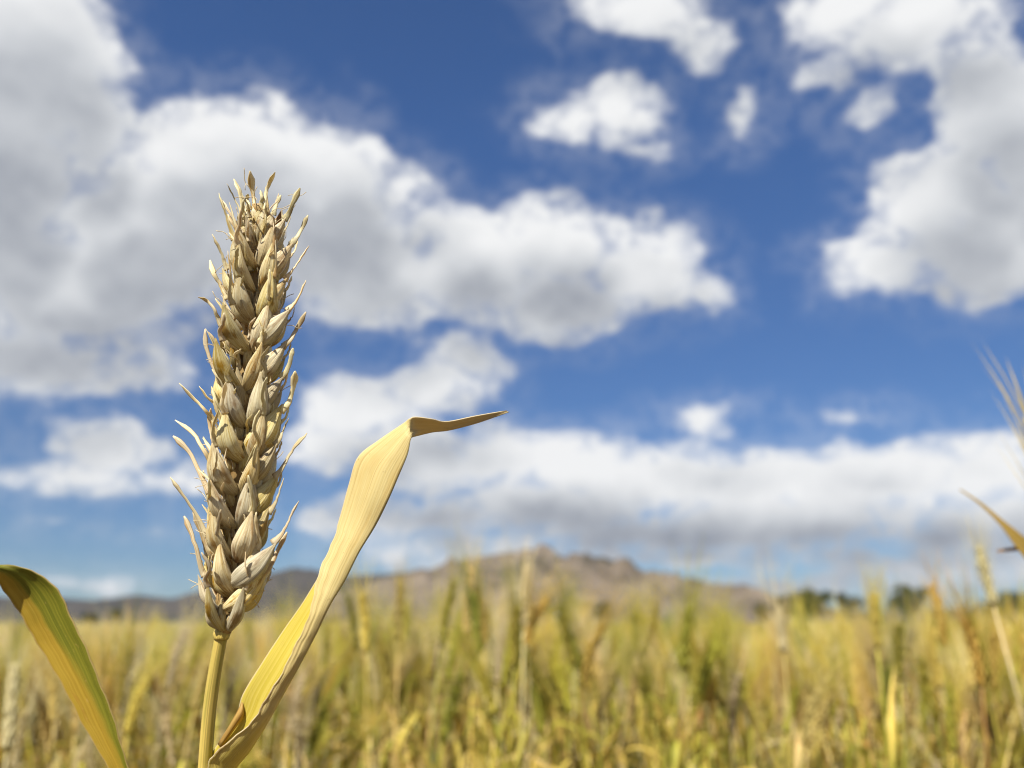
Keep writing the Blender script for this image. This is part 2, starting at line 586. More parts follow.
def sheet(grid, thick, uvgrid=None):
    """closed thin solid from a grid of points"""
    n, k = len(grid), len(grid[0])
    nor = [[None] * k for _ in range(n)]
    for i in range(n):
        for j in range(k):
            a = grid[min(i + 1, n - 1)][j] - grid[max(i - 1, 0)][j]
            b = grid[i][min(j + 1, k - 1)] - grid[i][max(j - 1, 0)]
            c = a.cross(b)
            nor[i][j] = c.normalized() if c.length > 1e-14 else Vector((0, -1, 0))
    v, uv, f = [], [], []
    for s in (0.5, -0.5):
        for i in range(n):
            for j in range(k):
                v.append(grid[i][j] + nor[i][j] * (thick * s))
                uv.append(uvgrid[i][j] if uvgrid else (j / (k - 1), i / (n - 1)))
    N = n * k
    for i in range(n - 1):
        for j in range(k - 1):
            a, b, c, d = i * k + j, i * k + j + 1, (i + 1) * k + j + 1, (i + 1) * k + j
            f.append((a, d, c, b))
            f.append((N + a, N + b, N + c, N + d))
    rim = [(0, j) for j in range(k)] + [(i, k - 1) for i in range(1, n)] + [(n - 1, j) for j in range(k - 2, -1, -1)] + [(i, 0) for i in range(n - 2, 0, -1)]
    for q in range(len(rim)):
        a = rim[q][0] * k + rim[q][1]
        b = rim[(q + 1) % len(rim)][0] * k + rim[(q + 1) % len(rim)][1]
        f.append((a, b, N + b, N + a))
    return v, f, uv


# ------------------------------------------------------------------ the near ear of wheat
rng = random.Random(7)
EAR0 = at(222, 632, HERO_D)                      # foot of the ear
STEM1 = at(205, 768, HERO_D)
BASE = Vector((STEM1.x - 0.012, STEM1.y + 0.006, 0.0))
hero = bpy.data.objects.new('wheat_plant', None)
COL.objects.link(hero)
hero.location = BASE
hero.empty_display_size = 0.02
tag(hero, 'tall sharp straw-coloured wheat ear with dry twisted leaf, nearest the camera', 'wheat')


def hl(px, py, dd=0.0):
    """pixel near the ear -> coordinates of the plant; dd metres nearer (+) or farther (-)"""
    return at(px, py, HERO_D - dd) - BASE


# stem
S0, E0 = STEM1 - BASE, EAR0 - BASE
P = [Vector((S0.x * (i / 44) ** 1.6, S0.y * (i / 44) ** 1.6, S0.z * i / 44)) for i in range(44)]
P += [S0.lerp(E0, i / 15) + RIGHT * (-0.0006 * math.sin(math.pi * i / 15)) for i in range(16)]
rad = [0.0018 - 0.00046 * i / 59 for i in range(60)]
v, f, uv = tube(P, rad, 16)
v = [p + Vector((0, 0, 0)) for p in v]
stem = obj('stem', mesh_from('stem', v, f, M['stem'], uv), hero)
# swollen collar under the ear
v, f, uv = tube([EAR0 - BASE + Vector((0, 0, z)) for z in (-0.0016, -0.0011, -0.0004, 0.0002, 0.0007)], [0.00143, 0.0016, 0.0018, 0.0017, 0.0012], 16)
obj('collar', mesh_from('collar', v, f, M['stem'], uv), hero)

# rachis = the core that carries the husks
AX = [(222, 632), (226, 605), (232, 560), (236, 520), (240, 470), (245, 420), (249, 370), (253, 320), (257, 270), (260, 230), (262, 205)]
AXC = catmull(AX, 60)


def axis_x(py):
    for a, b in zip(AX[:-1], AX[1:]):
        if b[1] <= py <= a[1]:
            t = (a[1] - py) / (a[1] - b[1])
            return a[0] + (b[0] - a[0]) * t
    return AX[-1][0] if py < AX[-1][1] else AX[0][0]


P = [hl(x + (2.0 if i % 4 < 2 else -2.0), y) for i, (x, y) in enumerate(AXC)]
v, f, uv = tube(P, [0.0016 + 0.0009 * math.sin(math.pi * min(1, i / 50)) for i in range(60)], 10)
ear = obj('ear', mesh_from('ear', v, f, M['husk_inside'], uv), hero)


def husk_mesh(seed, plump=1.0, open_=1.78):
    """boat-shaped husk, length 1 along Z, back towards +Y, keeled and ribbed, hollow"""
    r = random.Random(seed)
    NS, NT_ = 15, 15
    bend = r.uniform(-0.10, 0.16)
    side = r.uniform(-0.05, 0.05)
    wmax = 0.20 * plump * r.uniform(0.92, 1.08)
    peak = r.uniform(0.38, 0.47)
    v, uv, f = [], [], []
    rows = 2 * NT_
    for i in range(NS):
        s = i / (NS - 1)
        q = s / peak if s < peak else 1 - (s - peak) / (1 - peak)
        w = (0.50 + 0.50 * math.sin(q * math.pi / 2)) if s < peak else (0.05 + 0.95 * (math.sin(q * math.pi / 2) ** 1.15))
        w *= wmax
        back = 0.10 * math.sin(math.pi * s) + bend * s * s
        for side_in in (0, 1):
            for j in range(NT_):
                jj = j if not side_in else NT_ - 1 - j
                th = -open_ + 2 * open_ * jj / (NT_ - 1)
                rr = w * (1 + 0.30 * math.exp(-(th / 0.28) ** 2) * (0.5 + 0.6 * s) + 0.05 * math.cos(th * 8))
                wrink = 1 + 0.03 * math.sin(11 * s + th * 3 + seed)
                rr *= wrink
                if side_in:
                    rr = max(rr - 0.022, rr * 0.6)
                v.append(Vector((rr * math.sin(th) + side * s, rr * 0.95 * math.cos(th) + back, s)))
                uv.append((jj / (NT_ - 1), s))
    for i in range(NS - 1):
        for j in range(rows):
            j2 = (j + 1) % rows
            f.append((i * rows + j, i * rows + j2, (i + 1) * rows + j2, (i + 1) * rows + j))
    f.append(tuple(range(rows))[::-1])
    f.append(tuple((NS - 1) * rows + j for j in range(rows)))
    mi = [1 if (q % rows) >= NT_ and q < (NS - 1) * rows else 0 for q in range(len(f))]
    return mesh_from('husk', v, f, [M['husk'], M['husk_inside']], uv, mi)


HUSKS = [husk_mesh(s, p) for s, p in ((1, 1.0), (2, 1.08), (3, 0.9), (4, 1.0), (5, 1.12), (6, 0.95))]
SLIM = [husk_mesh(s, p) for s, p in ((11, 0.62), (12, 0.7), (13, 0.55))]


def place_husk(name, a, b, out, meshes, fat=1.0):
    """husk from foot a to tip b, its back towards 'out'"""
    z = b - a
    L = z.length
    z.normalize()
    y = (out - z * out.dot(z)).normalized()
    x = y.cross(z)
    m = Matrix((x, y, z)).transposed().to_4x4()
    o = obj(name, rng.choice(meshes), ear)
    s = L * fat
    o.matrix_basis = Matrix.Translation(a) @ m @ Matrix.Diagonal((s, s, L, 1))
    return o


def awn(points, w=0.00050, paddle=1.0, flat=0.4):
    """stub of a broken awn: narrow neck, widening to a flat blunt end"""
    C = [Vector(p) for p in catmull([tuple(p) for p in points], 16)]
    for i in range(2, 15):
        C[i] += Vector((rng.gauss(0, 1), rng.gauss(0, 1), rng.gauss(0, 1))) * 0.00004
    rr = []
    for i in range(16):
        t = i / 15
        base = 0.95 * (1 - t) ** 3 + 0.72 + 0.5 * paddle * math.exp(-((t - 0.84) / 0.13) ** 2)
        if t > 0.93:
            base *= 0.72
        if t > 0.99:
            base *= 0.5
        rr.append(w * base)
    v, f, uv = tube(C, rr, 8, flat, rng.uniform(-1.5, 1.5))
    return obj('awn', mesh_from('awn', v, f, M['awn'], uv), ear)


VIEW = -(FWD)            # towards the camera
LEFT = -RIGHT


def awn_from(a, b, tip_pts, **k):
    d = (b - a).normalized()
    L = (b - a).length
    awn([a + d * L * 0.90, a + d * L * 1.08] + tip_pts, **k)


# front column: V pairs; the notch of each V in the photograph
NOTCH = [(230, 602), (240, 562), (235, 528), (238, 496), (239, 462), (247, 428), (249, 395), (243, 358), (251, 319), (258, 290), (258, 260), (258, 236)]
for i, (nx, ny) in enumerate(NOTCH):
    taper = 1.0 if i < 9 else 0.92 - 0.06 * (i - 9)
    dz = 0.0042
    j = lambda s: rng.uniform(-s, s)
    foot = (nx + 0.5 if i else 226, min(ny + 31, 629))
    # left husk of the pair leans left, right one leans right; tips come forward
    for sgn, dx, dy, fat in ((-1, 22, -20, 0.92), (1, 17, -19, 0.86)):
        a = hl(foot[0] + sgn * 3.5, foot[1], dz - 0.0020)
        fat = fat * (0.66 if i == 0 else 1.0) * rng.uniform(0.93, 1.07)
        tip = (nx + sgn * dx * taper + j(2), ny + dy * taper + j(3))
        b = hl(tip[0], tip[1], dz + 0.0030 + j(0.0008))
        out = VIEW * 1.0 + RIGHT * (sgn * (0.85 + j(0.25))) - UP * 0.25
        place_husk('lemma', a, b, out, HUSKS, fat)
        n_up = rng.uniform(20, 38) * taper
        e1 = hl(tip[0] - sgn * 1.0 + j(3), tip[1] - n_up * 0.5, dz + 0.0046 + j(0.0006))
        e2 = hl(tip[0] + sgn * 1.0 + j(5), tip[1] - n_up, dz + 0.0054 + j(0.0014))
        awn_from(a, b, [e1, e2], w=0.00046, paddle=rng.uniform(0.0, 0.7), flat=0.3)
    # second florets, slimmer, inside the V
    for sgn in (-1, 1) if i else ():
        a = hl(foot[0] + sgn * 2.5, foot[1] - 12, dz - 0.0040)
        tip = (nx + sgn * (9 + j(3)) * taper, ny - (27 + j(5)) * taper)
        b = hl(tip[0], tip[1], dz - 0.0006 + j(0.0006))
        place_husk('lemma', a, b, VIEW + RIGHT * (sgn * (0.5 + j(0.4))), HUSKS, 0.55)
        awn_from(a, b, [hl(tip[0] + sgn * 2 + j(3), tip[1] - 10, dz + 0.0024), hl(tip[0] + sgn * 3 + j(6), tip[1] - 20 + j(6), dz + 0.0034)], w=0.00032, paddle=rng.uniform(0, 0.8), flat=0.3)
    # glumes clasping the pair from below
    for sgn in (-1, 1) if i else ():
        a = hl(foot[0] + sgn * (5 if i else 2), min(foot[1] + 4, 629), dz - 0.0022)
        b = hl(nx + sgn * (23 + j(2)) * taper, ny + 2 + j(4), dz - 0.0004)
        place_husk('glume', a, b, VIEW * 0.55 + RIGHT * sgn + UP * 0.05, SLIM, 1.25)
        if sgn < 0:
            awn_from(a, b, [hl(nx - (25 + j(4)) * taper, ny - 10 + j(4), dz + 0.0006), hl(nx - (33 + j(7)) * taper, ny - 30 + j(10), dz + j(0.002))], w=0.00034, paddle=rng.uniform(0.2, 1.2))
        else:
            awn_from(a, b, [hl(nx + (22 + j(3)) * taper, ny - 4 + j(4), dz + 0.0008)], w=0.00030, paddle=0.2)

# back column, half a step higher, mirrored to the far side
for i, (nx, ny) in enumerate(NOTCH):
    ny2 = ny - 17 - (14 if i == 0 else 0)
    ax_ = axis_x(ny2)
    for sgn, dx in ((-1, 15), (1, 14)):
        a = hl(ax_ + sgn * 4, ny2 + 30, -0.0036)
        b = hl(ax_ + sgn * dx, ny2 - 12 + rng.uniform(-4, 4), -0.0066)
        place_husk('lemma', a, b, -VIEW + RIGHT * (sgn * 0.55), HUSKS, 1.04)
        awn_from(a, b, [hl(ax_ + sgn * (dx + 4), ny2 - 26, -0.0082)], w=0.00036, paddle=0.5)

# right-hand row: foot, tip of the husk, then the bends of its awn
RIGHT_ROW = [
    ((231, 603), (263, 573), [(275, 552), (284, 534)], 0.86, 0.4),
    ((238, 578), (273, 543), [(284, 527), (289, 515), (296, 503)], 1.05, 1.5),
    ((243, 548), (268, 512), [(276, 495), (281, 480)], 0.9, 0.2),
    ((246, 510), (274, 477), [(286, 458), (293, 447), (304, 435)], 1.0, 1.5),
    ((252, 480), (274, 445), [(281, 430), (286, 420)], 0.85, 0.3),
    ((252, 446), (281, 411), [(288, 398), (291, 385), (292, 373)], 1.05, 1.6),
    ((256, 408), (280, 378), [(288, 360), (290, 350)], 0.9, 0.3),
    ((255, 376), (283, 347), [(294, 330), (303, 314)], 1.05, 0.8),
    ((258, 340), (287, 311), [(297, 296), (303, 282)], 1.05, 0.9),
    ((263, 308), (284, 280), [(294, 266), (306, 248)], 0.9, 0.8),
    ((266, 275), (290, 245), [(299, 230), (305, 217)], 0.95, 0.8),
    ((266, 248), (283, 220), [(290, 205), (297, 190)], 0.8, 0.9),
]
for (a, b, tip, fat, pad) in RIGHT_ROW:
    dd = rng.uniform(0.0026, 0.0040) + (0.0012 if a[1] > 570 else 0)
    A, B = hl(a[0] - 5, a[1] + 5, dd - 0.0012), hl(b[0] + 4, b[1] - 4, dd + 0.0014)
    place_husk('lemma', A, B, VIEW * 0.7 + RIGHT * 0.25 - UP * 0.6, HUSKS, fat * 0.92)
    awn_from(A, B, [hl(p[0] + 3, p[1] - 2, dd + 0.0015 + rng.uniform(-0.001, 0.001)) for p in tip], w=0.00054, paddle=pad, flat=0.35)
    # its glume, half hidden behind
    A2, B2 = hl(a[0] - 2, min(a[1] + 8, 615), dd - 0.0035), hl(b[0] + 2, b[1] + 9, dd - 0.0035)
    place_husk('glume', A2, B2, RIGHT - UP * 0.4, SLIM, 1.1)
    awn_from(A2, B2, [hl(b[0] + 8, b[1] - 4, dd - 0.004)], w=0.0003, paddle=0.3)

LEFT_ROW = [
    ((220, 614), (203, 572), [(196, 548), (190, 530), (184, 516)], 0.7, 0.9),
    ((216, 590), (207, 552), [(201, 532), (193, 512)], 0.75, 0.8),
    ((219, 566), (206, 534), [(197, 516), (186, 499), (177, 487), (170, 477)], 0.6, 1.4),
    ((222, 540), (211, 506), [(205, 486), (203, 470)], 0.75, 0.4),
    ((224, 520), (208, 490), [(200, 474), (191, 455), (182, 444), (173, 436)], 0.6, 1.1),
    ((226, 498), (213, 466), [(203, 449), (192, 432), (175, 420)], 0.65, 1.0),
    ((227, 474), (214, 440), [(209, 420), (211, 408)], 0.8, 0.5),
    ((230, 452), (213, 420), [(204, 409), (194, 399), (179, 383)], 0.7, 1.1),
    ((232, 432), (216, 405), [(208, 398), (199, 386)], 0.6, 0.8),
    ((232, 408), (218, 376), [(211, 362), (206, 346), (205, 329)], 0.9, 0.9),
    ((236, 388), (222, 356), [(215, 342), (208, 332)], 0.8, 0.5),
    ((238, 358), (220, 322), [(214, 309), (207, 301), (198, 297)], 0.8, 1.0),
    ((240, 330), (226, 296), [(220, 284), (214, 274), (210, 260)], 0.75, 0.9),
    ((243, 304), (226, 266), [(221, 252), (212, 234)], 0.8, 1.0),
    ((246, 276), (233, 236), [(227, 218), (223, 206), (219, 193)], 0.85, 1.0),
    ((249, 252), (243, 216), [(242, 202), (239, 190), (234, 179)], 0.75, 1.1),
]
for (a, b, tip, fat, pad) in LEFT_ROW:
    dd = rng.uniform(-0.0015, 0.0022)
    A, B = hl(a[0] + 3, a[1], dd), hl(b[0], b[1], dd + 0.0008)
    place_husk('lemma', A, B, LEFT * 0.9 + VIEW * 0.5 - UP * 0.2, HUSKS, fat)
    awn_from(A, B, [hl(p[0], p[1], dd + 0.001 + rng.uniform(-0.001, 0.001)) for p in tip], w=0.00050, paddle=pad, flat=0.35)

# more thin awns along both margins
for k in range(30):
    sg = -1 if k % 5 < 3 else 1
    y = 215 + k * 12.6 + rng.uniform(-5, 5)
    x0 = axis_x(y) + sg * rng.uniform(17, 23)
    dd = rng.uniform(-0.003, 0.003)
    Ls = rng.uniform(16, 30)
    sp = rng.uniform(0.25, 0.75)
    curl = rng.uniform(-6, 6)
    p = [hl(x0 - sg * 4, y + 8, dd), hl(x0, y, dd), hl(x0 + sg * Ls * sp * 0.55, y - Ls * 0.5, dd + rng.uniform(-0.001, 0.001)), hl(x0 + sg * (Ls * sp) + curl * 0.4, y - Ls, dd + rng.uniform(-0.0015, 0.0015))]
    awn(p, w=0.00030, paddle=rng.uniform(0.2, 1.6), flat=0.35)

# crown of the ear
for (a, b, tip, pad) in [((253, 245), (254, 213), [(254, 200), (252, 186), (250, 171)], 1.9), ((262, 246), (266, 208), [(266, 193), (270, 182), (275, 172)], 1.2),
                         ((265, 244), (274, 212), [(277, 203), (281, 195)], 0.6), ((258, 240), (261, 206), [(262, 197), (260, 190)], 0.3),
                         ((256, 236), (249, 207), [(247, 199), (248, 194)], 0.3)]:
    A, B = hl(*a, 0.0008), hl(*b, 0.0012)
    place_husk('lemma', A, B, VIEW + RIGHT * rng.uniform(-0.6, 0.6), SLIM, 1.15)
    awn_from(A, B, [hl(p[0], p[1], rng.uniform(-0.001, 0.002)) for p in tip], w=0.00048, paddle=pad)
# small basal glumes on the collar
for (a, b, sg) in [((219, 628), (209, 601), -1), ((223, 630), (222, 598), 0), ((227, 628), (234, 606), 1), ((229, 620), (245, 600), 1)]:
    A, B = hl(*a, 0.0012), hl(*b, 0.0030)
    place_husk('glume', A, B, VIEW + RIGHT * sg * 0.7, SLIM, 1.15)
    awn_from(A, B, [B + (B - A) * 0.25 + RIGHT * 0.0006 * sg], w=0.0003, paddle=0.2)
# loose fibres and bristles
fb = MB()
for i in range(110):
    y = rng.uniform(190, 600)
    sg = rng.choice((-1, -1, 1))
    x = axis_x(y) + sg * rng.uniform(4, 30)
    p = [hl(x, y, rng.uniform(-0.001, 0.006))]
    ang = rng.uniform(0.2, 1.5) * sg
    for k in range(5):
        L = rng.uniform(2.0, 5.5)
        ang += rng.uniform(-0.6, 0.6)
        x += math.sin(ang) * L
        y -= math.cos(ang) * L
        p.append(p[-1] + RIGHT * (math.sin(ang) * L * 0.00021) + UP * (math.cos(ang) * L * 0.00021) + FWD * rng.uniform(-0.0005, 0.0005))
    C = [Vector(q) for q in catmull([tuple(q) for q in p], 12)]
    v, f, uv = tube(C, 0.00008, 4)
    fb.add(v, f, uv)
tag(obj('chaff_fibre', fb.mesh('chaff_fibre', M['awn']), hero), kind='stuff')

# dry leaf: photo positions of left edge L, fold F on the right, margin M folded over towards the camera
# (Lx,Ly, Fx,Fy, Mx,My, depth of L, F, M nearer than the stem in mm)
SEC = [
    (192, 850, 214, 852, 203, 852, -2, 1, 4),
    (193, 812, 222, 815, 206, 812, -2, 3, 5),
    (197, 775, 233, 774, 207, 770, -1, 4, 6),
    (216, 747, 250, 751, 217, 751, 0, 6, 8),
    (236, 716, 268, 722, 247, 727, 2, 8, 10),
    (243, 694, 283, 695, 263, 704, 3, 9, 11),
    (262, 663, 300, 664, 282, 672, 4, 10, 11.5),
    (283, 631, 316, 634, 298, 640, 4, 10, 11.2),
    (302, 604, 330, 605, 311, 609, 4, 9.5, 10.4),
    (318, 578, 345, 580, 317, 577, 3.5, 8, 8),
    (338, 548, 359, 552, 331, 545, 3.5, 7, 5.5),
    (355, 520, 375, 526, 341, 513, 3, 6.0, 3.5),
    (372, 498, 388, 500, 349, 484, 4, 6.5, 2.5),
    (386, 478, 398, 477, 358, 457, 5, 6.5, 2),
    (399, 456, 407, 455, 379, 440, 5.5, 6.5, 2.5),
    (406, 442, 410, 440, 404, 423, 5.5, 6, 3.5),
    (409.5, 438, 411, 437.5, 409.5, 418.5, 4.0, 4.0, 4.2),
    (417, 435.5, 418, 435.5, 416, 417.0, -1.5, -1.8, 3.8),
    (432, 432, 433, 432, 432, 419.0, -4.0, -4.3, 1.5),
    (449, 430, 450, 430, 447, 421.5, -5.0, -5.2, -2.5),
    (478, 422.5, 478.5, 422.5, 476, 415.8, -6.5, -6.6, -5.0),
    (507, 412.2, 507.4, 412.2, 506.5, 410.4, -8, -8, -8),
]
SS = catmull(SEC, 110)
grid, uvg = [], []
KL, KM = 9, 12
for i, s in enumerate(SS):
    t = i / (len(SS) - 1)
    L_, F_, M_ = hl(s[0], s[1], s[6] / 1000), hl(s[2], s[3], s[7] / 1000), hl(s[4], s[5], s[8] / 1000)
    # ragged curl of the folded margin on the lower half
    if t < 0.5:
        wv = (math.sin(i * 1.9) + 0.7 * math.sin(i * 0.83 + 1)) * 0.00015 * min(1, t * 8)
        M_ = M_ + RIGHT * wv - FWD * wv * 0.7
    row, ru = [], []
    wL, wM = (F_ - L_).length, (M_ - F_).length
    bulge = VIEW * (0.0007 if t < 0.72 else 0.0)
    for k in range(KL):
        q = k / KL
        row.append(L_.lerp(F_, q) + VIEW * (-0.0009 * math.sin(math.pi * q) if t < 0.7 else 0))
        ru.append((0.5 * q if t < 0.45 else 0.5 * q, t))
    for k in range(KM + 1):
        q = k / KM
        groove = 0.00035 * math.exp(-((q - 0.55) / 0.05) ** 2) if 0.3 < t < 0.75 else 0
        row.append(F_.lerp(M_, q) + (bulge * math.sin(math.pi * min(1, q * 1.15)) + RIGHT * 0.0004 * math.sin(math.pi * min(q * 3, 1))) - VIEW * groove)
        ru.append((0.5 + 0.5 * q, t))
    grid.append(row)
    uvg.append(ru)
v, f, uv = sheet(grid, 0.00022, uvg)
obj('leaf_blade', mesh_from('leaf_blade', v, f, M['blade_hero'], uv), hero)['label'] = 'dry tan leaf folded lengthwise, yellow inside, tip bent sideways'
# brown shrivelled flap where the blade leaves the stem
FL = catmull([(218, 744, 221, 748, 0), (228, 728, 231, 734, 1.5), (236, 714, 240, 722, 2.5), (241, 704, 244, 716, 2.0), (242, 698, 243, 704, 1.0)], 14)
grid = [[hl(s[0] + (s[2] - s[0]) * k / 4, s[1] + (s[3] - s[1]) * k / 4, (s[4] + 0.8 * math.sin(math.pi * k / 4)) / 1000 + 0.001) for k in range(5)] for s in FL]
v, f, uv = sheet(grid, 0.0002)
obj('auricle', mesh_from('auricle', v, f, M['rust'], uv), hero)

# ------------------------------------------------------------------ turning leaf at the left edge
LD = 0.196
LB = at(136, 840, LD)
lp = bpy.data.objects.new('wheat_plant', None)
COL.objects.link(lp)
lp.location = (LB.x + 0.004, LB.y + 0.008, 0)
lp.empty_display_size = 0.02
tag(lp, 'arching green and yellow wheat leaf bending over at the left edge', 'wheat')


def ll(px, py, dd=0.0):
    return at(px, py, LD - dd / 1000) - lp.location


SEC = [  # left edge, right edge, their nearness in mm
    (131, 850, 141, 850, -2, -1), (119, 800, 137, 797, 0, 0), (107, 768, 129, 768, 0, 0), (88, 734, 119, 737, 0, 0), (72, 703, 110, 708, 0, 0), (55, 674, 99, 679, 0, 0),
    (40, 647, 87, 651, 0, 0), (27, 627, 75, 625, 0.5, 0), (14, 605, 65, 602, 1.5, 0), (3, 589, 55, 587, 3, 0.3), (-8, 578, 41, 575, 5.5, 1.2), (-22, 571, 24, 568, 8.5, 2.5),
    (-42, 570, 5, 565, 11, 3.5), (-66, 578, -18, 570, 12, 3.5), (-92, 600, -44, 586, 11, 2), (-112, 640, -72, 624, 8, -1), (-124, 690, -100, 680, 3, -3), (-128, 730, -126, 728, 0, -1)]
SS = catmull(SEC, 70)
grid = []
for i, s in enumerate(SS):
    A, B = ll(s[0], s[1], s[4]), ll(s[2], s[3], s[5])
    row = []
    for k in range(13):
        q = k / 12
        if k == 0:
            jag = [(0.00016 * math.sin(i * 1.7) + 0.0002 * math.sin(i * 0.61 + 2)) * e for e in (1, -0.8)]
            A, B = A + RIGHT * jag[0], B + RIGHT * jag[1]
        row.append(A.lerp(B, q) + FWD * (0.0013 * math.sin(math.pi * q)) - FWD * 0.00045 * math.exp(-((q - 0.5) / 0.06) ** 2))
    grid.append(row)
v, f, uv = sheet(grid, 0.00022)
obj('leaf_blade', mesh_from('leaf_blade', v, f, M['blade_turning'], uv), lp)
T1 = ll(135, 822, -1.5)
P = [Vector((T1.x * (i / 29) ** 2, T1.y * (i / 29) ** 2, T1.z * i / 29)) for i in range(30)]
v, f, uv = tube(P, [0.002 - 0.0009 * i / 29 for i in range(30)], 10)
obj('stem', mesh_from('stem', v, f, M['stem'], uv), lp)

# ------------------------------------------------------------------ ground, hills
def soil_mat():
    m, n = new_mat('soil')
    tc = n.node('ShaderNodeTexCoord')
    a = n.noise(tc.outputs['Object'], 9, 5, 0.6)
    b = n.noise(tc.outputs['Object'], 0.02, 4, 0.6)
    col = n.mix(n.smooth(a, 0.35, 0.7), (0.07, 0.05, 0.03), (0.14, 0.10, 0.06))
    far = n.mix(n.smooth(b, 0.4, 0.6), (0.30, 0.24, 0.11), (0.20, 0.18, 0.08))
    gm = n.node('ShaderNodeNewGeometry')
    dist = n.vlen(gm.outputs['Position'])
    col = n.mix(n.smooth(dist, 40, 70), col, far)          # bare soil here, stubble and crops beyond the field
    finish(n, col, 0.95, 0, 0.1, a, 0.6, 0.02)
    return m


def hill_mat(name, c1, c2, c3, cloud_shade, s=1.0, dark=0.55):
    m, n = new_mat(name)
    tc = n.node('ShaderNodeTexCoord')
    P = tc.outputs['Object']
    a = n.noise(P, 0.006 * s, 6, 0.62)
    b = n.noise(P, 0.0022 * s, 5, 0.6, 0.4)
    c = n.noise(P, 0.02 * s, 5, 0.65)
    col = n.mix(n.smooth(a, 0.38, 0.62), c1, c2)
    col = n.mix(n.m('MULTIPLY', n.smooth(c, 0.5, 0.68), 0.6), col, c3)
    col = n.mix(n.m('MULTIPLY', n.smooth(b, dark, dark + 0.07), 0.9), col, cloud_shade)  # dark patches paint cloud shadow into the hillside colour
    finish(n, col, 0.95, 0, 0.1, a, 0.5, 8.0)
    return m


def grid_mesh(name, X, Y, Z, mat):
    ny, nx = X.shape
    v = np.stack([X, Y, Z], -1).reshape(-1, 3)
    i = np.arange(ny - 1)[:, None] * nx + np.arange(nx - 1)[None, :]
    f = np.stack([i, i + 1, i + nx + 1, i + nx], -1).reshape(-1, 4)
    return mesh_from(name, v.tolist(), f.tolist(), mat)


# ground sheet
xs = np.concatenate([-np.geomspace(16000, 3, 40), np.linspace(-2.5, 2.5, 11), np.geomspace(3, 16000, 40)])
X, Y = np.meshgrid(xs, xs)
g = obj('ground', grid_mesh('ground', X, Y, np.zeros_like(X), soil_mat()))
tag(g, kind='structure')


class Fbm:
    def __init__(self, seed):
        self.r = np.random.RandomState(seed)
        self.w = [(self.r.uniform(0, 2 * np.pi), self.r.uniform(0, 2 * np.pi), self.r.uniform(0.75, 1.3)) for _ in range(60)]

    def __call__(self, x, y, base, octs=6, gain=0.5, ridge=False):
        out, amp, fr, k = 0, 1.0, 1.0 / base, 0
        for o in range(octs):
            s = 0
            for _ in range(5):
                an, ph, sc = self.w[k % 60]
                k += 1
                s = s + np.sin((x * np.cos(an) + y * np.sin(an)) * fr * sc * 2 * np.pi + ph)
            s = s / 2.6
            if ridge:
                s = 1 - 2 * np.abs(s).clip(0, 1)
            out = out + s * amp
            amp *= gain
            fr *= 2.03
        return out


def hill(name, dist, prof, depth, mat, seed, rough, base, nx=260, ny=70, foot=1.0):
    """range of hills whose crest, seen from here, follows the photographed skyline prof [(px, py)...]"""
    F = Fbm(seed)
    pxs = np.linspace(prof[0][0], prof[-1][0], nx)
    ang = (pxs - 512) / (FPX / math.cos(PITCH) * 1.0)      # tangent of the bearing at the horizon
    crest = np.interp(pxs, [p[0] for p in prof], [p[1] for p in prof])
    elev = (622 - crest) / (FPX / math.cos(PITCH) ** 2)
    h = np.maximum(elev * dist * np.sqrt(1 + ang ** 2), 0)
    ker = np.hanning(9)
    ker /= ker.sum()
    h = np.convolve(np.pad(h, 4, 'edge'), ker, 'valid')
    t = np.linspace(-1, 1, ny)
    TT, AA = np.meshgrid(t, ang, indexing='ij')
    H = np.tile(h, (ny, 1))
    Yd = dist + TT * depth
    Xd = AA * dist * (1 + 0.25 * TT * depth / dist)
    shape = np.where(TT < 0, (1 + TT).clip(0, 1) ** foot, (1 - TT).clip(0, 1) ** 0.8)
    nz = F(Xd, Yd, base, 6, 0.52, True)
    Z = H * shape * (1 + rough * nz * (1 - np.exp(-((TT) / 0.25) ** 2) * 0.93)) - 3.0 * (shape < 0.01)
    o = obj(name, grid_mesh(name, Xd, Yd, Z, mat))
    tag(o, kind='structure')
    return o


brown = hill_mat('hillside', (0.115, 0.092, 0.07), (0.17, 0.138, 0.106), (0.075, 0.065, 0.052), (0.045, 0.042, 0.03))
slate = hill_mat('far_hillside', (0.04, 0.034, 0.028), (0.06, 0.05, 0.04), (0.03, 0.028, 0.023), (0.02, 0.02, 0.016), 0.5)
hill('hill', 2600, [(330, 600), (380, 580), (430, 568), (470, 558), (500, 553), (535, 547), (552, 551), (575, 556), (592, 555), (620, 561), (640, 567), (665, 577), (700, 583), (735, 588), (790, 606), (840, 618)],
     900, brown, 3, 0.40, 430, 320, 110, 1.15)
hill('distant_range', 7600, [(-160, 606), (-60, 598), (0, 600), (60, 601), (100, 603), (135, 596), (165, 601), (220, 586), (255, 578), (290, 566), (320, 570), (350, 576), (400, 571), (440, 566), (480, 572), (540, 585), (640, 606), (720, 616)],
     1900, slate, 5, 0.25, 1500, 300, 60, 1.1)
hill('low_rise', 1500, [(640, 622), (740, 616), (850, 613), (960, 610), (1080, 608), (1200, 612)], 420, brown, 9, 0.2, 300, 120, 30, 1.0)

# ------------------------------------------------------------------ distant trees
def leaf_mat(name, a, b):
    m, n = new_mat(name)
    gm = n.node('ShaderNodeNewGeometry')
    oi = n.node('ShaderNodeObjectInfo')
    tc = n.node('ShaderNodeTexCoord')
    c = n.noise(tc.outputs['Object'], 0.9, 3, 0.6)
    col = n.mix(n.smooth(c, 0.35, 0.65), a, b)
    finish(n, col, 0.6, 0.25, 0.25)
    return m


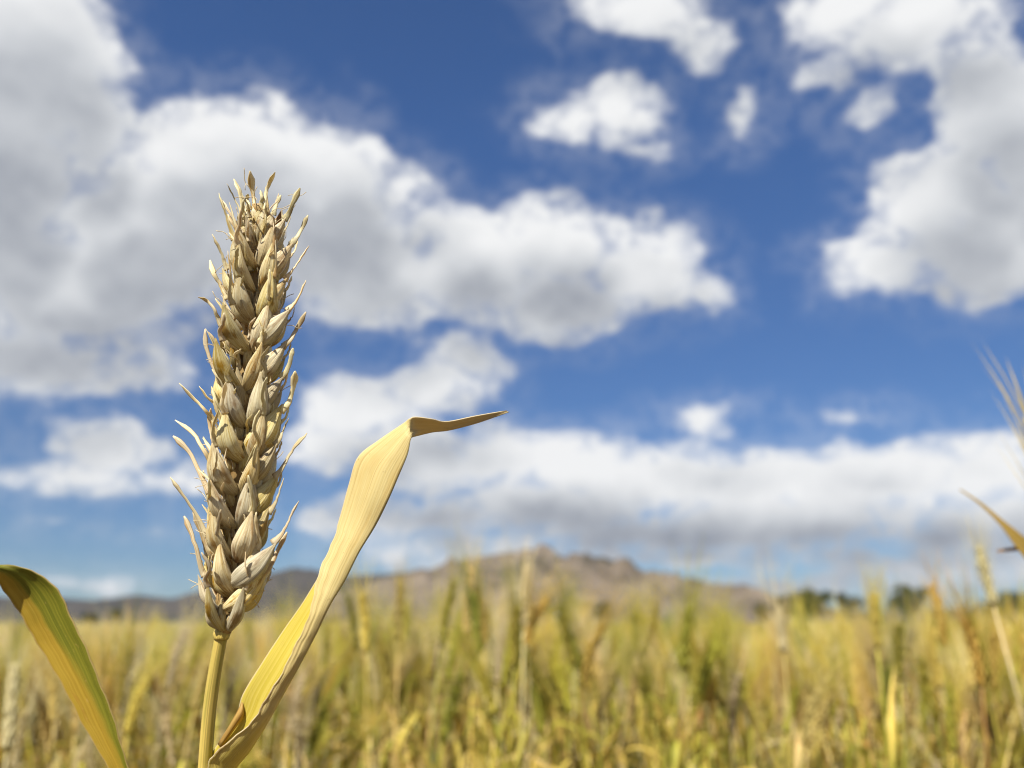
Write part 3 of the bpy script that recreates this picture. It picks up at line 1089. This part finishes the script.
M['foliage'] = leaf_mat('foliage', (0.022, 0.034, 0.013), (0.048, 0.06, 0.022))
m_, n_ = new_mat('bark')
tc_ = n_.node('ShaderNodeTexCoord')
finish(n_, n_.mix(n_.noise(tc_.outputs['Object'], 6, 4, 0.6), (0.06, 0.045, 0.03), (0.14, 0.11, 0.08)), 0.9, 0, 0.1)
M['bark'] = m_


def tree_meshes(seed, hgt, wid):
    r = random.Random(seed)
    tr = MB()
    top = Vector((r.uniform(-0.2, 0.2), r.uniform(-0.2, 0.2), hgt * 0.62))
    P = [Vector((0, 0, -0.2)), Vector((0.05, 0, hgt * 0.2)), Vector((top.x * 0.5, top.y * 0.5, hgt * 0.42)), top]
    tr.add(*tube(P, [0.035 * hgt, 0.028 * hgt, 0.02 * hgt, 0.008 * hgt], 8))
    clumps = []
    for k in range(9):
        a = k * 2.4 + r.uniform(-0.4, 0.4)
        z0 = hgt * r.uniform(0.2, 0.5)
        e = Vector((math.cos(a) * wid * r.uniform(0.25, 0.42), math.sin(a) * wid * r.uniform(0.25, 0.42), z0 + hgt * r.uniform(0.12, 0.38)))
        s = Vector((0, 0, z0))
        tr.add(*tube([s, s.lerp(e, 0.5) + Vector((0, 0, 0.05 * hgt)), e], [0.013 * hgt, 0.009 * hgt, 0.004 * hgt], 5))
        clumps.append((e, wid * r.uniform(0.16, 0.27)))
    for k in range(14):
        clumps.append((Vector((r.uniform(-.36, .36) * wid, r.uniform(-.36, .36) * wid, hgt * r.uniform(0.12, 0.86))), wid * r.uniform(0.14, 0.24)))
    v, f = [], []
    for c, rad in clumps:
        for q in range(170):
            d = Vector((r.gauss(0, 1), r.gauss(0, 1), r.gauss(0, 1))).normalized() * rad * r.uniform(0.45, 1.05)
            d.z *= 0.8
            p = c + d
            s = wid * r.uniform(0.018, 0.035)
            a = Vector((r.gauss(0, 1), r.gauss(0, 1), r.gauss(0, 1))).normalized()
            b = a.orthogonal().normalized()
            o = len(v)
            v += [p + a * s, p + b * s * 0.6, p - a * s, p - b * s * 0.6]
            f.append((o, o + 1, o + 2, o + 3))
    return tr.mesh('trunk', [M['bark']]), mesh_from('crown', v, f, M['foliage'], smooth=False)


TREES = [tree_meshes(1, 5.0, 5.5), tree_meshes(2, 6.0, 5.0), tree_meshes(3, 4.2, 6.0)]
for (px, top, base, d, k, wide, lab) in [
    (812, 586, 612, 180, 0, 1.0, 'darkest rounded tree on the horizon beyond the middle right field'),
    (795, 592, 612, 175, 2, 0.9, 'low dark bush joined to the left of the darkest horizon tree'),
    (852, 589, 612, 190, 1, 1.0, 'small dim tree on the horizon just right of the darkest one'),
    (912, 581, 612, 170, 0, 0.9, 'broad brownish-green tree on the horizon behind the right field'),
    (1012, 590, 612, 190, 2, 1.2, 'wide dark tree on the horizon at the right edge'),
    (762, 600, 614, 260, 1, 1.0, 'tiny tree on the horizon left of the darkest one'),
    (113, 606, 632, 140, 1, 0.7, 'dark upright bush on the horizon between left leaf and ear'),
    (88, 613, 632, 150, 2, 0.8, 'low dark bush on the horizon touching the left leaf'),
    (590, 600, 626, 210, 2, 1.2, 'dark tree at the foot of the brown hill'),
    (553, 604, 626, 230, 0, 1.0, 'small dark tree at the hill foot left of the white shed'),
]:
    p = at(px, base, d)
    sc = d * (622 - top) / FPX * math.cos(PITCH) ** 2
    sc = (sc + CAM_H) / (5.0, 6.0, 4.2)[k]
    t = bpy.data.objects.new('tree', None)
    COL.objects.link(t)
    t.location = (p.x, p.y, 0)
    t.scale = (sc * wide, sc * wide, sc)
    t.rotation_euler.z = px
    obj('trunk', TREES[k][0], t)
    obj('crown', TREES[k][1], t)
    tag(t, lab, 'tree', 'trees along the horizon')

# ------------------------------------------------------------------ small white shed behind the field
m_, n_ = new_mat('whitewash')
tc_ = n_.node('ShaderNodeTexCoord')
finish(n_, n_.mix(n_.noise(tc_.outputs['Object'], 2, 4, 0.6), (0.62, 0.62, 0.60), (0.78, 0.78, 0.76)), 0.8, 0, 0.2)
M['whitewash'] = m_
m_, n_ = new_mat('tin')
tc_ = n_.node('ShaderNodeTexCoord')
finish(n_, n_.mix(n_.noise(tc_.outputs['Object'], 1.5, 4, 0.6), (0.62, 0.65, 0.68), (0.72, 0.74, 0.75)), 0.5, 0, 0.4)
M['tin'] = m_
p = at(567, 622, 190)
shed = bpy.data.objects.new('shed', None)
COL.objects.link(shed)
shed.location = (p.x, p.y, 0)
shed.rotation_euler.z = 0.35
tag(shed, 'small white shed at the hill foot behind the field', 'shed')
W_, D_, H_ = 2.6, 3.4, 1.9
wv = [(-W_, -D_, 0), (W_, -D_, 0), (W_, D_, 0), (-W_, D_, 0), (-W_, -D_, H_), (W_, -D_, H_), (W_, D_, H_), (-W_, D_, H_), (0, -D_, H_ + 1.0), (0, D_, H_ + 1.0)]
obj('wall', mesh_from('wall', wv, [(0, 1, 5, 8, 4), (1, 2, 6, 5), (2, 3, 7, 9, 6), (3, 0, 4, 7)], M['whitewash'], smooth=False), shed)
rv, rf = [], []
for sg in (-1, 1):
    o = len(rv)
    for z in (0.03, 0.12):
        rv += [(0, -D_ - 0.3, H_ + 1.0 + z), (sg * (W_ + 0.3), -D_ - 0.3, H_ - 0.115 + z), (sg * (W_ + 0.3), D_ + 0.3, H_ - 0.115 + z), (0, D_ + 0.3, H_ + 1.0 + z)]
    rf += [tuple(o + i for i in q) for q in ((0, 1, 2, 3), (7, 6, 5, 4), (0, 4, 5, 1), (1, 5, 6, 2), (2, 6, 7, 3), (3, 7, 4, 0))]
obj('roof', mesh_from('roof', rv, rf, M['tin'], smooth=False), shed)
obj('door', mesh_from('door', [(-0.5, -D_ - 0.04, 0), (0.5, -D_ - 0.04, 0), (0.5, -D_ - 0.04, 1.7), (-0.5, -D_ - 0.04, 1.7), (-0.5, -D_ + .02, 0), (0.5, -D_ + .02, 0), (0.5, -D_ + .02, 1.7), (-0.5, -D_ + .02, 1.7)],
                      [(0, 1, 2, 3), (0, 4, 5, 1), (1, 5, 6, 2), (2, 6, 7, 3), (3, 7, 4, 0)], M['bark'], smooth=False), shed)


# ------------------------------------------------------------------ field plants
def ribbon(pts, wid, side0, fold=0.25, n=None):
    """leaf blade with a shallow V section along a curve"""
    T, S = frame_along(pts)
    v, f, uv = [], [], []
    m = len(pts)
    s = side0
    for i, p in enumerate(pts):
        s = (s - T[i] * s.dot(T[i])).normalized()
        nrm = T[i].cross(s)
        w = wid[i]
        v += [p - s * w + nrm * w * fold, p, p + s * w + nrm * w * fold]
        t = i / (m - 1)
        uv += [(0, t), (0.5, t), (1, t)]
    for i in range(m - 1):
        a = i * 3
        f += [(a, a + 1, a + 4, a + 3), (a + 1, a + 2, a + 5, a + 4)]
    return v, f, uv


def field_plant(seed, H, ear_len, awn_len, lean, stem_m, ear_m, leaf_ms, nleaf=4, nod=0.3, awn_spread=0.22):
    """parts of one stalk, foot at the origin: list of (name, MB, materials)"""
    r = random.Random(seed)
    la = r.uniform(0, 6.28)
    lx, ly = math.cos(la) * lean, math.sin(la) * lean
    stalk = H - ear_len * 0.95

    def sp(t):
        return Vector((lx * t * t * stalk, ly * t * t * stalk, stalk * t * (1 - 0.08 * lean)))
    parts = []
    mb = MB()
    mb.add(*tube([sp(i / 8) for i in range(9)], [0.0021 - 0.0009 * i / 8 for i in range(9)], 5))
    parts.append(('stem', mb, [M[stem_m]]))
    # ear
    if ear_len > 0:
        mb = MB()
        d = (sp(1) - sp(0.9)).normalized()
        na = la + r.uniform(-0.6, 0.6)
        nv = Vector((math.cos(na), math.sin(na), 0))
        p = sp(1)
        NN = 11
        ax = [p.copy()]
        for i in range(NN):
            d = (d + nv * nod / NN - Vector((0, 0, nod * 0.35 / NN * i / NN))).normalized()
            p = p + d * (ear_len / NN)
            ax.append(p.copy())
        mb.add(*tube(ax, 0.0012, 4))
        T, S = frame_along(ax)
        ph = r.uniform(0, 6.28)
        for i in range(NN):
            for k in range(4):
                a = ph + k * math.pi / 2 + (0.35 if i % 2 else -0.35)
                o = S[i] * math.cos(a) + T[i].cross(S[i]) * math.sin(a)
                b = ax[i] + o * 0.0012
                ti = (T[i] + o * r.uniform(0.14, 0.28)).normalized()
                L = r.uniform(0.0145, 0.019) * (1 - 0.35 * max(0, (i - 7) / 4))
                c = b + ti * L * 0.45 + o * 0.0012
                e = b + ti * L
                sx = ti.cross(o).normalized()
                w = L * 0.145
                q = [b, c + sx * w, c + o * w, c - sx * w, c - o * w * 0.5, e]
                mb.add(q, [(0, 1, 2), (0, 2, 3), (0, 3, 4), (0, 4, 1), (5, 2, 1), (5, 3, 2), (5, 4, 3), (5, 1, 4)], [(0, 0), (.2, .5), (.5, .5), (.8, .5), (.5, .5), (.5, 1)])
                if awn_len > 0 and r.random() < 0.75:
                    AL = awn_len * r.uniform(0.7, 1.1)
                    ad = (T[i] + o * r.uniform(0.5, 1.2) * awn_spread * 1.4).normalized()
                    m2 = e + ad * AL * 0.5
                    e2 = m2 + (ad + o * 0.08).normalized() * AL * 0.5
                    w2 = 0.00055
                    sx2 = ad.cross(o).normalized()
                    mb.add([e - sx2 * w2, e + sx2 * w2, m2 - sx2 * w2 * 0.7, m2 + sx2 * w2 * 0.7, e2, m2 + o * w2 * 0.7, e + o * w2],
                           [(0, 1, 3, 2), (2, 3, 4), (1, 6, 5, 3), (6, 0, 2, 5), (3, 5, 4), (5, 2, 4)], [(.5, .5)] * 7)
        parts.append(('ear', mb, [M[ear_m]]))
    # leaves
    for k in range(nleaf):
        mb = MB()
        t0 = 0.40 + 0.58 * (k + r.uniform(-0.2, 0.2)) / max(nleaf - 1, 1)
        t0 = min(max(t0, 0.3), 0.93) * 0.86
        a = la + 2.4 * k + r.uniform(-0.6, 0.6)
        o = Vector((math.cos(a), math.sin(a), 0))
        L = r.uniform(0.14, 0.25) * (1.0 if t0 < 0.65 else 0.72)
        el = r.uniform(0.75, 1.5)
        droop = r.choice((0.2, 0.4, 0.8, 1.4, 2.4))
        kink = r.random() < 0.45
        kp = r.uniform(0.35, 0.7)
        p = sp(t0)
        pts = [p.copy()]
        N = 9
        e_ = el
        for i in range(N):
            e_ -= droop / N * (0.4 + 1.2 * i / N)
            if kink and abs(i / N - kp) < 0.06:
                e_ -= r.uniform(0.8, 1.5)
            a += r.uniform(-0.12, 0.12)
            o2 = Vector((math.cos(a), math.sin(a), 0))
            p = p + (o2 * math.cos(e_) + Vector((0, 0, math.sin(e_)))) * (L / N)
            pts.append(p.copy())
        wm = r.uniform(0.0040, 0.0078) * (1.0 if t0 < 0.62 else 0.75)
        wd = [max(0.0003, wm * (0.55 + 1.1 * (i / N)) if i / N < 0.4 else wm * (1 - ((i / N - 0.4) / 0.6) ** 1.7)) for i in range(N + 1)]
        side = Vector((-math.sin(a), math.cos(a), 0))
        tw = r.uniform(-0.5, 0.5)
        side = (side * math.cos(tw) + Vector((0, 0, 1)) * math.sin(tw)).normalized()
        mb.add(*ribbon(pts, wd, side, r.uniform(0.1, 0.5)))
        parts.append(('leaf', mb, [M[r.choice(leaf_ms if t0 > 0.62 else ('green', 'green', 'green', 'olive', leaf_ms[0]))]]))  # lower leaves mostly green, their dark tone paints in shade between the stalks
    return parts


KINDS = {
    'ripe': dict(stem_m='straw', ear_m='straw', leaf_ms=('straw', 'gold', 'pale', 'olive')),
    'pale': dict(stem_m='pale', ear_m='pale', leaf_ms=('pale', 'straw', 'straw', 'olive')),
    'golden': dict(stem_m='gold', ear_m='gold', leaf_ms=('gold', 'olive', 'straw', 'rust')),
    'green': dict(stem_m='olive', ear_m='olive', leaf_ms=('green', 'olive', 'green', 'gold')),
    'rusty': dict(stem_m='rust', ear_m='gold', leaf_ms=('rust', 'rust', 'straw', 'gold')),
}
PROTO = {}          # kind -> list of [(name, mesh)], all 0.80 m high
FIELD_PROTO = bpy.data.collections.new('field_prototypes')
proto_index = {}
cnt = 0
pr = random.Random(11)
for kind in KINDS:
    PROTO[kind] = []
    for q in range(4):
        leafy = q == 3          # a shoot without an ear
        parts = field_plant(100 + cnt * 7, 0.80 if not leafy else 0.66, 0 if leafy else pr.uniform(0.07, 0.095), pr.uniform(0.07, 0.12), pr.uniform(0.02, 0.14), nleaf=pr.choice((5, 6, 7)), nod=pr.uniform(0.0, 0.6), **KINDS[kind])
        PROTO[kind].append([(nm, mb.mesh(nm, ms)) for nm, mb, ms in parts])
        allb, mats = MB(), []
        for nm, mb, ms in parts:
            if ms[0] not in mats:
                mats.append(ms[0])
            allb.add(mb.v, mb.f, mb.uv, mats.index(ms[0]))
        po = bpy.data.objects.new('p%02d' % cnt, allb.mesh('stalk', mats))
        FIELD_PROTO.objects.link(po)
        proto_index.setdefault(kind, []).append(cnt)
        cnt += 1


def canopy(px, d):
    """height of the crop by bearing (given as photo x) and distance"""
    base = np.interp(px, [-400, 0, 120, 220, 330, 400, 470, 560, 640, 760, 880, 1024, 1400], [0.80, 0.80, 0.80, 0.81, 0.84, 0.875, 0.885, 0.86, 0.83, 0.82, 0.845, 0.855, 0.86])
    far = np.interp(px, [0, 300, 600, 1024], [0.765, 0.765, 0.775, 0.79])
    return float(np.interp(d, [1.2, 2.6, 6], [base, 0.5 * (base + far), far]))


PATCH = Fbm(41)


def patch(x, y, s):
    return float(PATCH(np.array(x + 31.0 * s), np.array(y - 17.0 * s), 0.9, 3, 0.6))


def kind_at(px, r, x=0.0, y=0.0):
    w = {'ripe': 2.6, 'pale': 2.0, 'golden': 2.2, 'green': 3.6, 'rusty': 0.45}
    g = patch(x, y, 1)
    w['green'] *= math.exp(1.2 * g)
    w['pale'] *= math.exp(0.8 * patch(x, y, 2))
    w['rusty'] *= math.exp(-0.8 * g)
    if px < 330:
        w['pale'] += 3.5
        w['rusty'] = 0.4
    if px < 60:
        w['green'] += 3
    if 330 < px < 620:
        w['green'] += 4.0
        w['golden'] += 1.2
    if px > 830:
        w['rusty'] += 1.2
    ks = list(w)
    return r.choices(ks, [w[k] for k in ks])[0]


def px_of(x, y):
    return 512 + FPX / math.cos(PITCH) * x / y


# the three hundred nearest stalks, each a plant of its own
fr = random.Random(23)
LOOK = {'ripe': 'straw-coloured', 'pale': 'pale cream', 'golden': 'golden yellow', 'green': 'green-leaved', 'rusty': 'rust-brown'}


def zone(px):
    for lim, txt in ((90, 'behind the arching left leaf'), (215, 'between left leaf and near ear'), (300, 'behind the near stem'), (400, 'just right of the twisted leaf'),
                     (500, 'below the left shoulder of the hill'), (600, 'below the hill peak'), (720, 'below the right slope of the hill'),
                     (850, 'below the darkest horizon tree'), (960, 'below the broad horizon tree')):
        if px < lim:
            return txt
    return 'at the right edge'


SPOTS = []
tries = 0
while len(SPOTS) < 286 and tries < 60000:
    tries += 1
    d = 1.22 + 1.1 * fr.random() ** 1.2
    px = fr.uniform(-90, 1115)
    x = (px - 512) * math.cos(PITCH) / FPX * d
    if px < 330 and d < 1.3 and fr.random() < 0.6:
        continue
    if any((x - a) ** 2 + (d - b) ** 2 < 0.028 ** 2 for a, b, *_ in SPOTS):
        continue
    SPOTS.append((x, d, px))


def add_stalk(x, y, H, rz, kind, q, label, group=None, tilt=(0, 0)):
    t = bpy.data.objects.new('wheat_stalk', None)
    COL.objects.link(t)
    t.empty_display_size = 0.02
    t.location = (x, y, 0)
    s = H / 0.80
    t.scale = (1 + (s - 1) * 0.5, 1 + (s - 1) * 0.5, s)
    t.rotation_euler = (tilt[0], tilt[1], rz)
    for nm, me in PROTO[kind][q]:
        obj(nm, me, t)
    tag(t, label, 'wheat', group)
    return t


PLAN, BYKEY = [], {}
for (x, y, px) in sorted(SPOTS, key=lambda s: s[2]):
    kind = kind_at(px, fr, x, y)
    H = canopy(px, y) + min(0.035, fr.gauss(-0.02, 0.04) + 0.022 * patch(x, y, 3))
    q = fr.randrange(4)
    row = 'front-row' if y < 1.45 else 'middle-row' if y < 1.8 else 'back-row'
    key = (LOOK[kind], row, 'leafy shoot' if q == 3 else 'wheat stalk', zone(px))
    BYKEY.setdefault(key, []).append(len(PLAN))
    PLAN.append((x, y, H, fr.uniform(0, 6.28), kind, q, key, (fr.gauss(0, 0.10), fr.gauss(0, 0.12))))
ORD = ('leftmost', 'second', 'third', 'fourth', 'fifth', 'sixth', 'seventh', 'eighth')
for i, (x, y, H, rz, kind, q, key, tilt) in enumerate(PLAN):
    same = BYKEY[key]
    k = same.index(i)
    if len(same) == 1:
        lab = 'blurred %s %s %s %s' % key
    elif k == 0:
        lab = 'leftmost %s %s %s %s' % key
    elif k == len(same) - 1:
        lab = 'rightmost %s %s %s %s' % key
    else:
        lab = '%s %s %s %s from left, %s' % (ORD[k], *key)
    add_stalk(x, y, H, rz, kind, q, lab, 'wheat stalks of the near field', tilt)


# stalks that stand out in the photograph
def special(name_seed, px_top, py_top, d, kind, label, ear_len=0.09, awn_len=0.07, lean=0.05, nleaf=3, nod=0.1, spread=0.22, px_foot=None, **over):
    top = at(px_top, py_top, d)
    foot_x = top.x if px_foot is None else (px_foot - 512) / FPX * d
    K = dict(KINDS[kind])
    K.update(over)
    parts = field_plant(name_seed, top.z, ear_len, awn_len, 0.0, nleaf=nleaf, nod=nod, awn_spread=spread, **K)
    t = bpy.data.objects.new('wheat_stalk', None)
    COL.objects.link(t)
    t.empty_display_size = 0.02
    t.location = (foot_x, top.y, 0)
    t.rotation_euler = (0, math.atan2(top.x - foot_x, top.z), 0)
    for nm, mb, ms in parts:
        obj(nm, mb.mesh(nm, ms), t)
    tag(t, label, 'wheat')
    return t


special(901, 16, 668, 0.85, 'pale', 'cream-white plump wheat ear low at the left edge', 0.085, 0.03, nod=0.15, px_foot=60)
special(902, 468, 572, 1.2, 'rusty', 'tall tan awned ear rising left of the brown hill', 0.095, 0.06, px_foot=462, ear_m='straw', nleaf=2)
special(903, 524, 570, 1.2, 'pale', 'tall pale bristly ear rising in front of the hill peak', 0.09, 0.06, px_foot=515, nleaf=2)
special(904, 400, 585, 1.3, 'ripe', 'thin straw ear rising just right of the twisted leaf', 0.09, 0.06, px_foot=405, nleaf=2)
special(905, 780, 612, 1.15, 'ripe', 'ear with pale awns spread in a V left of the horizon trees', 0.06, 0.10, px_foot=782, spread=0.30, ear_m='pale', nleaf=2)
special(906, 872, 598, 1.1, 'golden', 'upright yellow-green stalk with pointed top right of the horizon trees', 0.07, 0.06, px_foot=862, nleaf=4, leaf_ms=('olive', 'gold'), stem_m='olive')
special(907, 935, 588, 1.2, 'rusty', 'tall orange-brown stalk near the right edge', 0.09, 0.06, px_foot=945, nleaf=2)
special(908, 978, 548, 1.0, 'ripe', 'ripe awned ear leaning left above the field near the right edge', 0.07, 0.06, px_foot=1060, nleaf=2, ear_m='pale', stem_m='pale')
special(909, 1034, 420, 0.46, 'green', 'bristly ear cut off by the right edge, high above the field', 0.085, 0.06, px_foot=1150, nleaf=1, nod=0.15, ear_m='straw', stem_m='straw')

# leaf reaching in from the right edge, on a stalk outside the frame
rp = bpy.data.objects.new('wheat_plant', None)
COL.objects.link(rp)
RB = at(1090, 640, 0.42)
rp.location = (RB.x, RB.y, 0)
rp.empty_display_size = 0.02
tag(rp, 'brown-tipped yellow leaf poking in from the right edge', 'wheat')
rl = lambda px, py, dd=0.0: at(px, py, 0.42 - dd) - rp.location
SEC = catmull([(1088, 648, 1094, 640, 0), (1062, 604, 1071, 592, 0.004), (1036, 572, 1044, 555, 0.006), (1016, 547, 1022, 535, 0.006), (1000, 525, 1003, 520, 0.004), (980, 505, 982, 503, 0.0), (960, 490, 961, 489.5, -0.004)], 40)
grid = [[rl(s[0], s[1], s[4]).lerp(rl(s[2], s[3], s[4] - 0.003), k / 6) + FWD * 0.001 * math.sin(math.pi * k / 6) for k in range(7)] for s in SEC]
v, f, uv = sheet(grid, 0.00025)
obj('leaf_blade', mesh_from('leaf_blade', v, f, M['tip_brown'], uv), rp)
SEC = catmull([(1090, 590, 1092, 584, 0), (1050, 556, 1052, 549, 0.002), (1024, 551, 1024, 546, 0.0), (998, 552, 998, 550, -0.003)], 24)
grid = [[rl(s[0], s[1], s[4]).lerp(rl(s[2], s[3], s[4]), k / 4) + FWD * 0.001 * math.sin(math.pi * k / 4) for k in range(5)] for s in SEC]
v, f, uv = sheet(grid, 0.00025)
obj('leaf_blade', mesh_from('leaf_blade', v, f, M['rust'], uv), rp)
T1 = rl(1092, 560)
P = [Vector((T1.x * (i / 20) ** 2, T1.y * (i / 20) ** 2, T1.z * i / 20)) for i in range(21)]
v, f, uv = tube(P, [0.0021 - 0.0008 * i / 20 for i in range(21)], 8)
obj('stem', mesh_from('stem', v, f, M['olive'], uv), rp)

# the rest of the field: one mass of stalks on points
sr = random.Random(5)
pts, rots, scl, idx = [], [], [], []


def scatter(n, d0, d1, power=1.0):
    for _ in range(n):
        a = sr.uniform(-1.05, 1.05)
        u = sr.random()
        d = math.sqrt(d0 * d0 + (d1 * d1 - d0 * d0) * u)
        x, y = math.sin(a) * d, math.cos(a) * d
        if y < 0.5:
            continue
        px = px_of(x, y)
        if -100 < px < 1124 and y < 1.5 and d0 < 1.3:
            if sr.random() < 0.75:
                continue
        kind = kind_at(px, sr, x, y)
        H = canopy(px, y) + sr.gauss(-0.035, 0.038) + 0.022 * patch(x, y, 3)
        pts.append((x, y, 0))
        rots.append((sr.gauss(0, 0.16), sr.gauss(0, 0.16), sr.uniform(0, 6.28)))
        scl.append((1 + (H / 0.8 - 1) * 0.5, 1 + (H / 0.8 - 1) * 0.5, H / 0.8))
        idx.append(sr.choice(proto_index[kind]))


scatter(2400, 1.3, 2.6)
scatter(4600, 2.6, 6)
scatter(9000, 6, 16)
scatter(16000, 16, 50)
me = bpy.data.meshes.new('wheat_field')
me.from_pydata(pts, [], [])
for nm, typ, key, arr in (('rot', 'FLOAT_VECTOR', 'vector', rots), ('scl', 'FLOAT_VECTOR', 'vector', scl), ('idx', 'INT', 'value', idx)):
    at_ = me.attributes.new(nm, typ, 'POINT')
    at_.data.foreach_set(key, np.asarray(arr, dtype=np.float32 if typ != 'INT' else np.int32).ravel())
wf = obj('wheat_field', me)
tag(wf, 'mass of blurred ripening wheat filling the field to the horizon', 'wheat field', kind='stuff')
ng = bpy.data.node_groups.new('stalks_on_points', 'GeometryNodeTree')
ng.interface.new_socket('Geometry', in_out='INPUT', socket_type='NodeSocketGeometry')
ng.interface.new_socket('Geometry', in_out='OUTPUT', socket_type='NodeSocketGeometry')
gi, go = ng.nodes.new('NodeGroupInput'), ng.nodes.new('NodeGroupOutput')
ci = ng.nodes.new('GeometryNodeCollectionInfo')
ci.inputs['Collection'].default_value = FIELD_PROTO
ci.inputs['Separate Children'].default_value = True
ci.inputs['Reset Children'].default_value = True
ip = ng.nodes.new('GeometryNodeInstanceOnPoints')
ip.inputs['Pick Instance'].default_value = True


def attr(nm, typ):
    a = ng.nodes.new('GeometryNodeInputNamedAttribute')
    a.data_type = typ
    a.inputs['Name'].default_value = nm
    return a.outputs['Attribute']


er = ng.nodes.new('FunctionNodeEulerToRotation')
ng.links.new(attr('rot', 'FLOAT_VECTOR'), er.inputs[0])
ng.links.new(gi.outputs[0], ip.inputs['Points'])
ng.links.new(ci.outputs[0], ip.inputs['Instance'])
ng.links.new(attr('idx', 'INT'), ip.inputs['Instance Index'])
ng.links.new(er.outputs[0], ip.inputs['Rotation'])
ng.links.new(attr('scl', 'FLOAT_VECTOR'), ip.inputs['Scale'])
ng.links.new(ip.outputs[0], go.inputs[0])
md = wf.modifiers.new('stalks', 'NODES')
md.node_group = ng

# ------------------------------------------------------------------ haze
HAZE = True
if HAZE:
    bx = [(-15000, -2000, -1.5), (15000, -2000, -1.5), (15000, 14000, -1.5), (-15000, 14000, -1.5), (-15000, -2000, 700), (15000, -2000, 700), (15000, 14000, 700), (-15000, 14000, 700)]
    m_ = bpy.data.materials.new('haze')
    m_.use_nodes = True
    m_.node_tree.nodes.clear()
    pv = m_.node_tree.nodes.new('ShaderNodeVolumePrincipled')
    pv.inputs['Color'].default_value = (0.72, 0.82, 0.95, 1)
    pv.inputs['Density'].default_value = 1.8e-5
    pv.inputs['Anisotropy'].default_value = 0.1
    oo = m_.node_tree.nodes.new('ShaderNodeOutputMaterial')
    m_.node_tree.links.new(pv.outputs[0], oo.inputs['Volume'])
    hz = obj('haze', mesh_from('haze', bx, [(0, 3, 2, 1), (4, 5, 6, 7), (0, 1, 5, 4), (1, 2, 6, 5), (2, 3, 7, 6), (3, 0, 4, 7)], m_, smooth=False))
    tag(hz, kind='stuff')
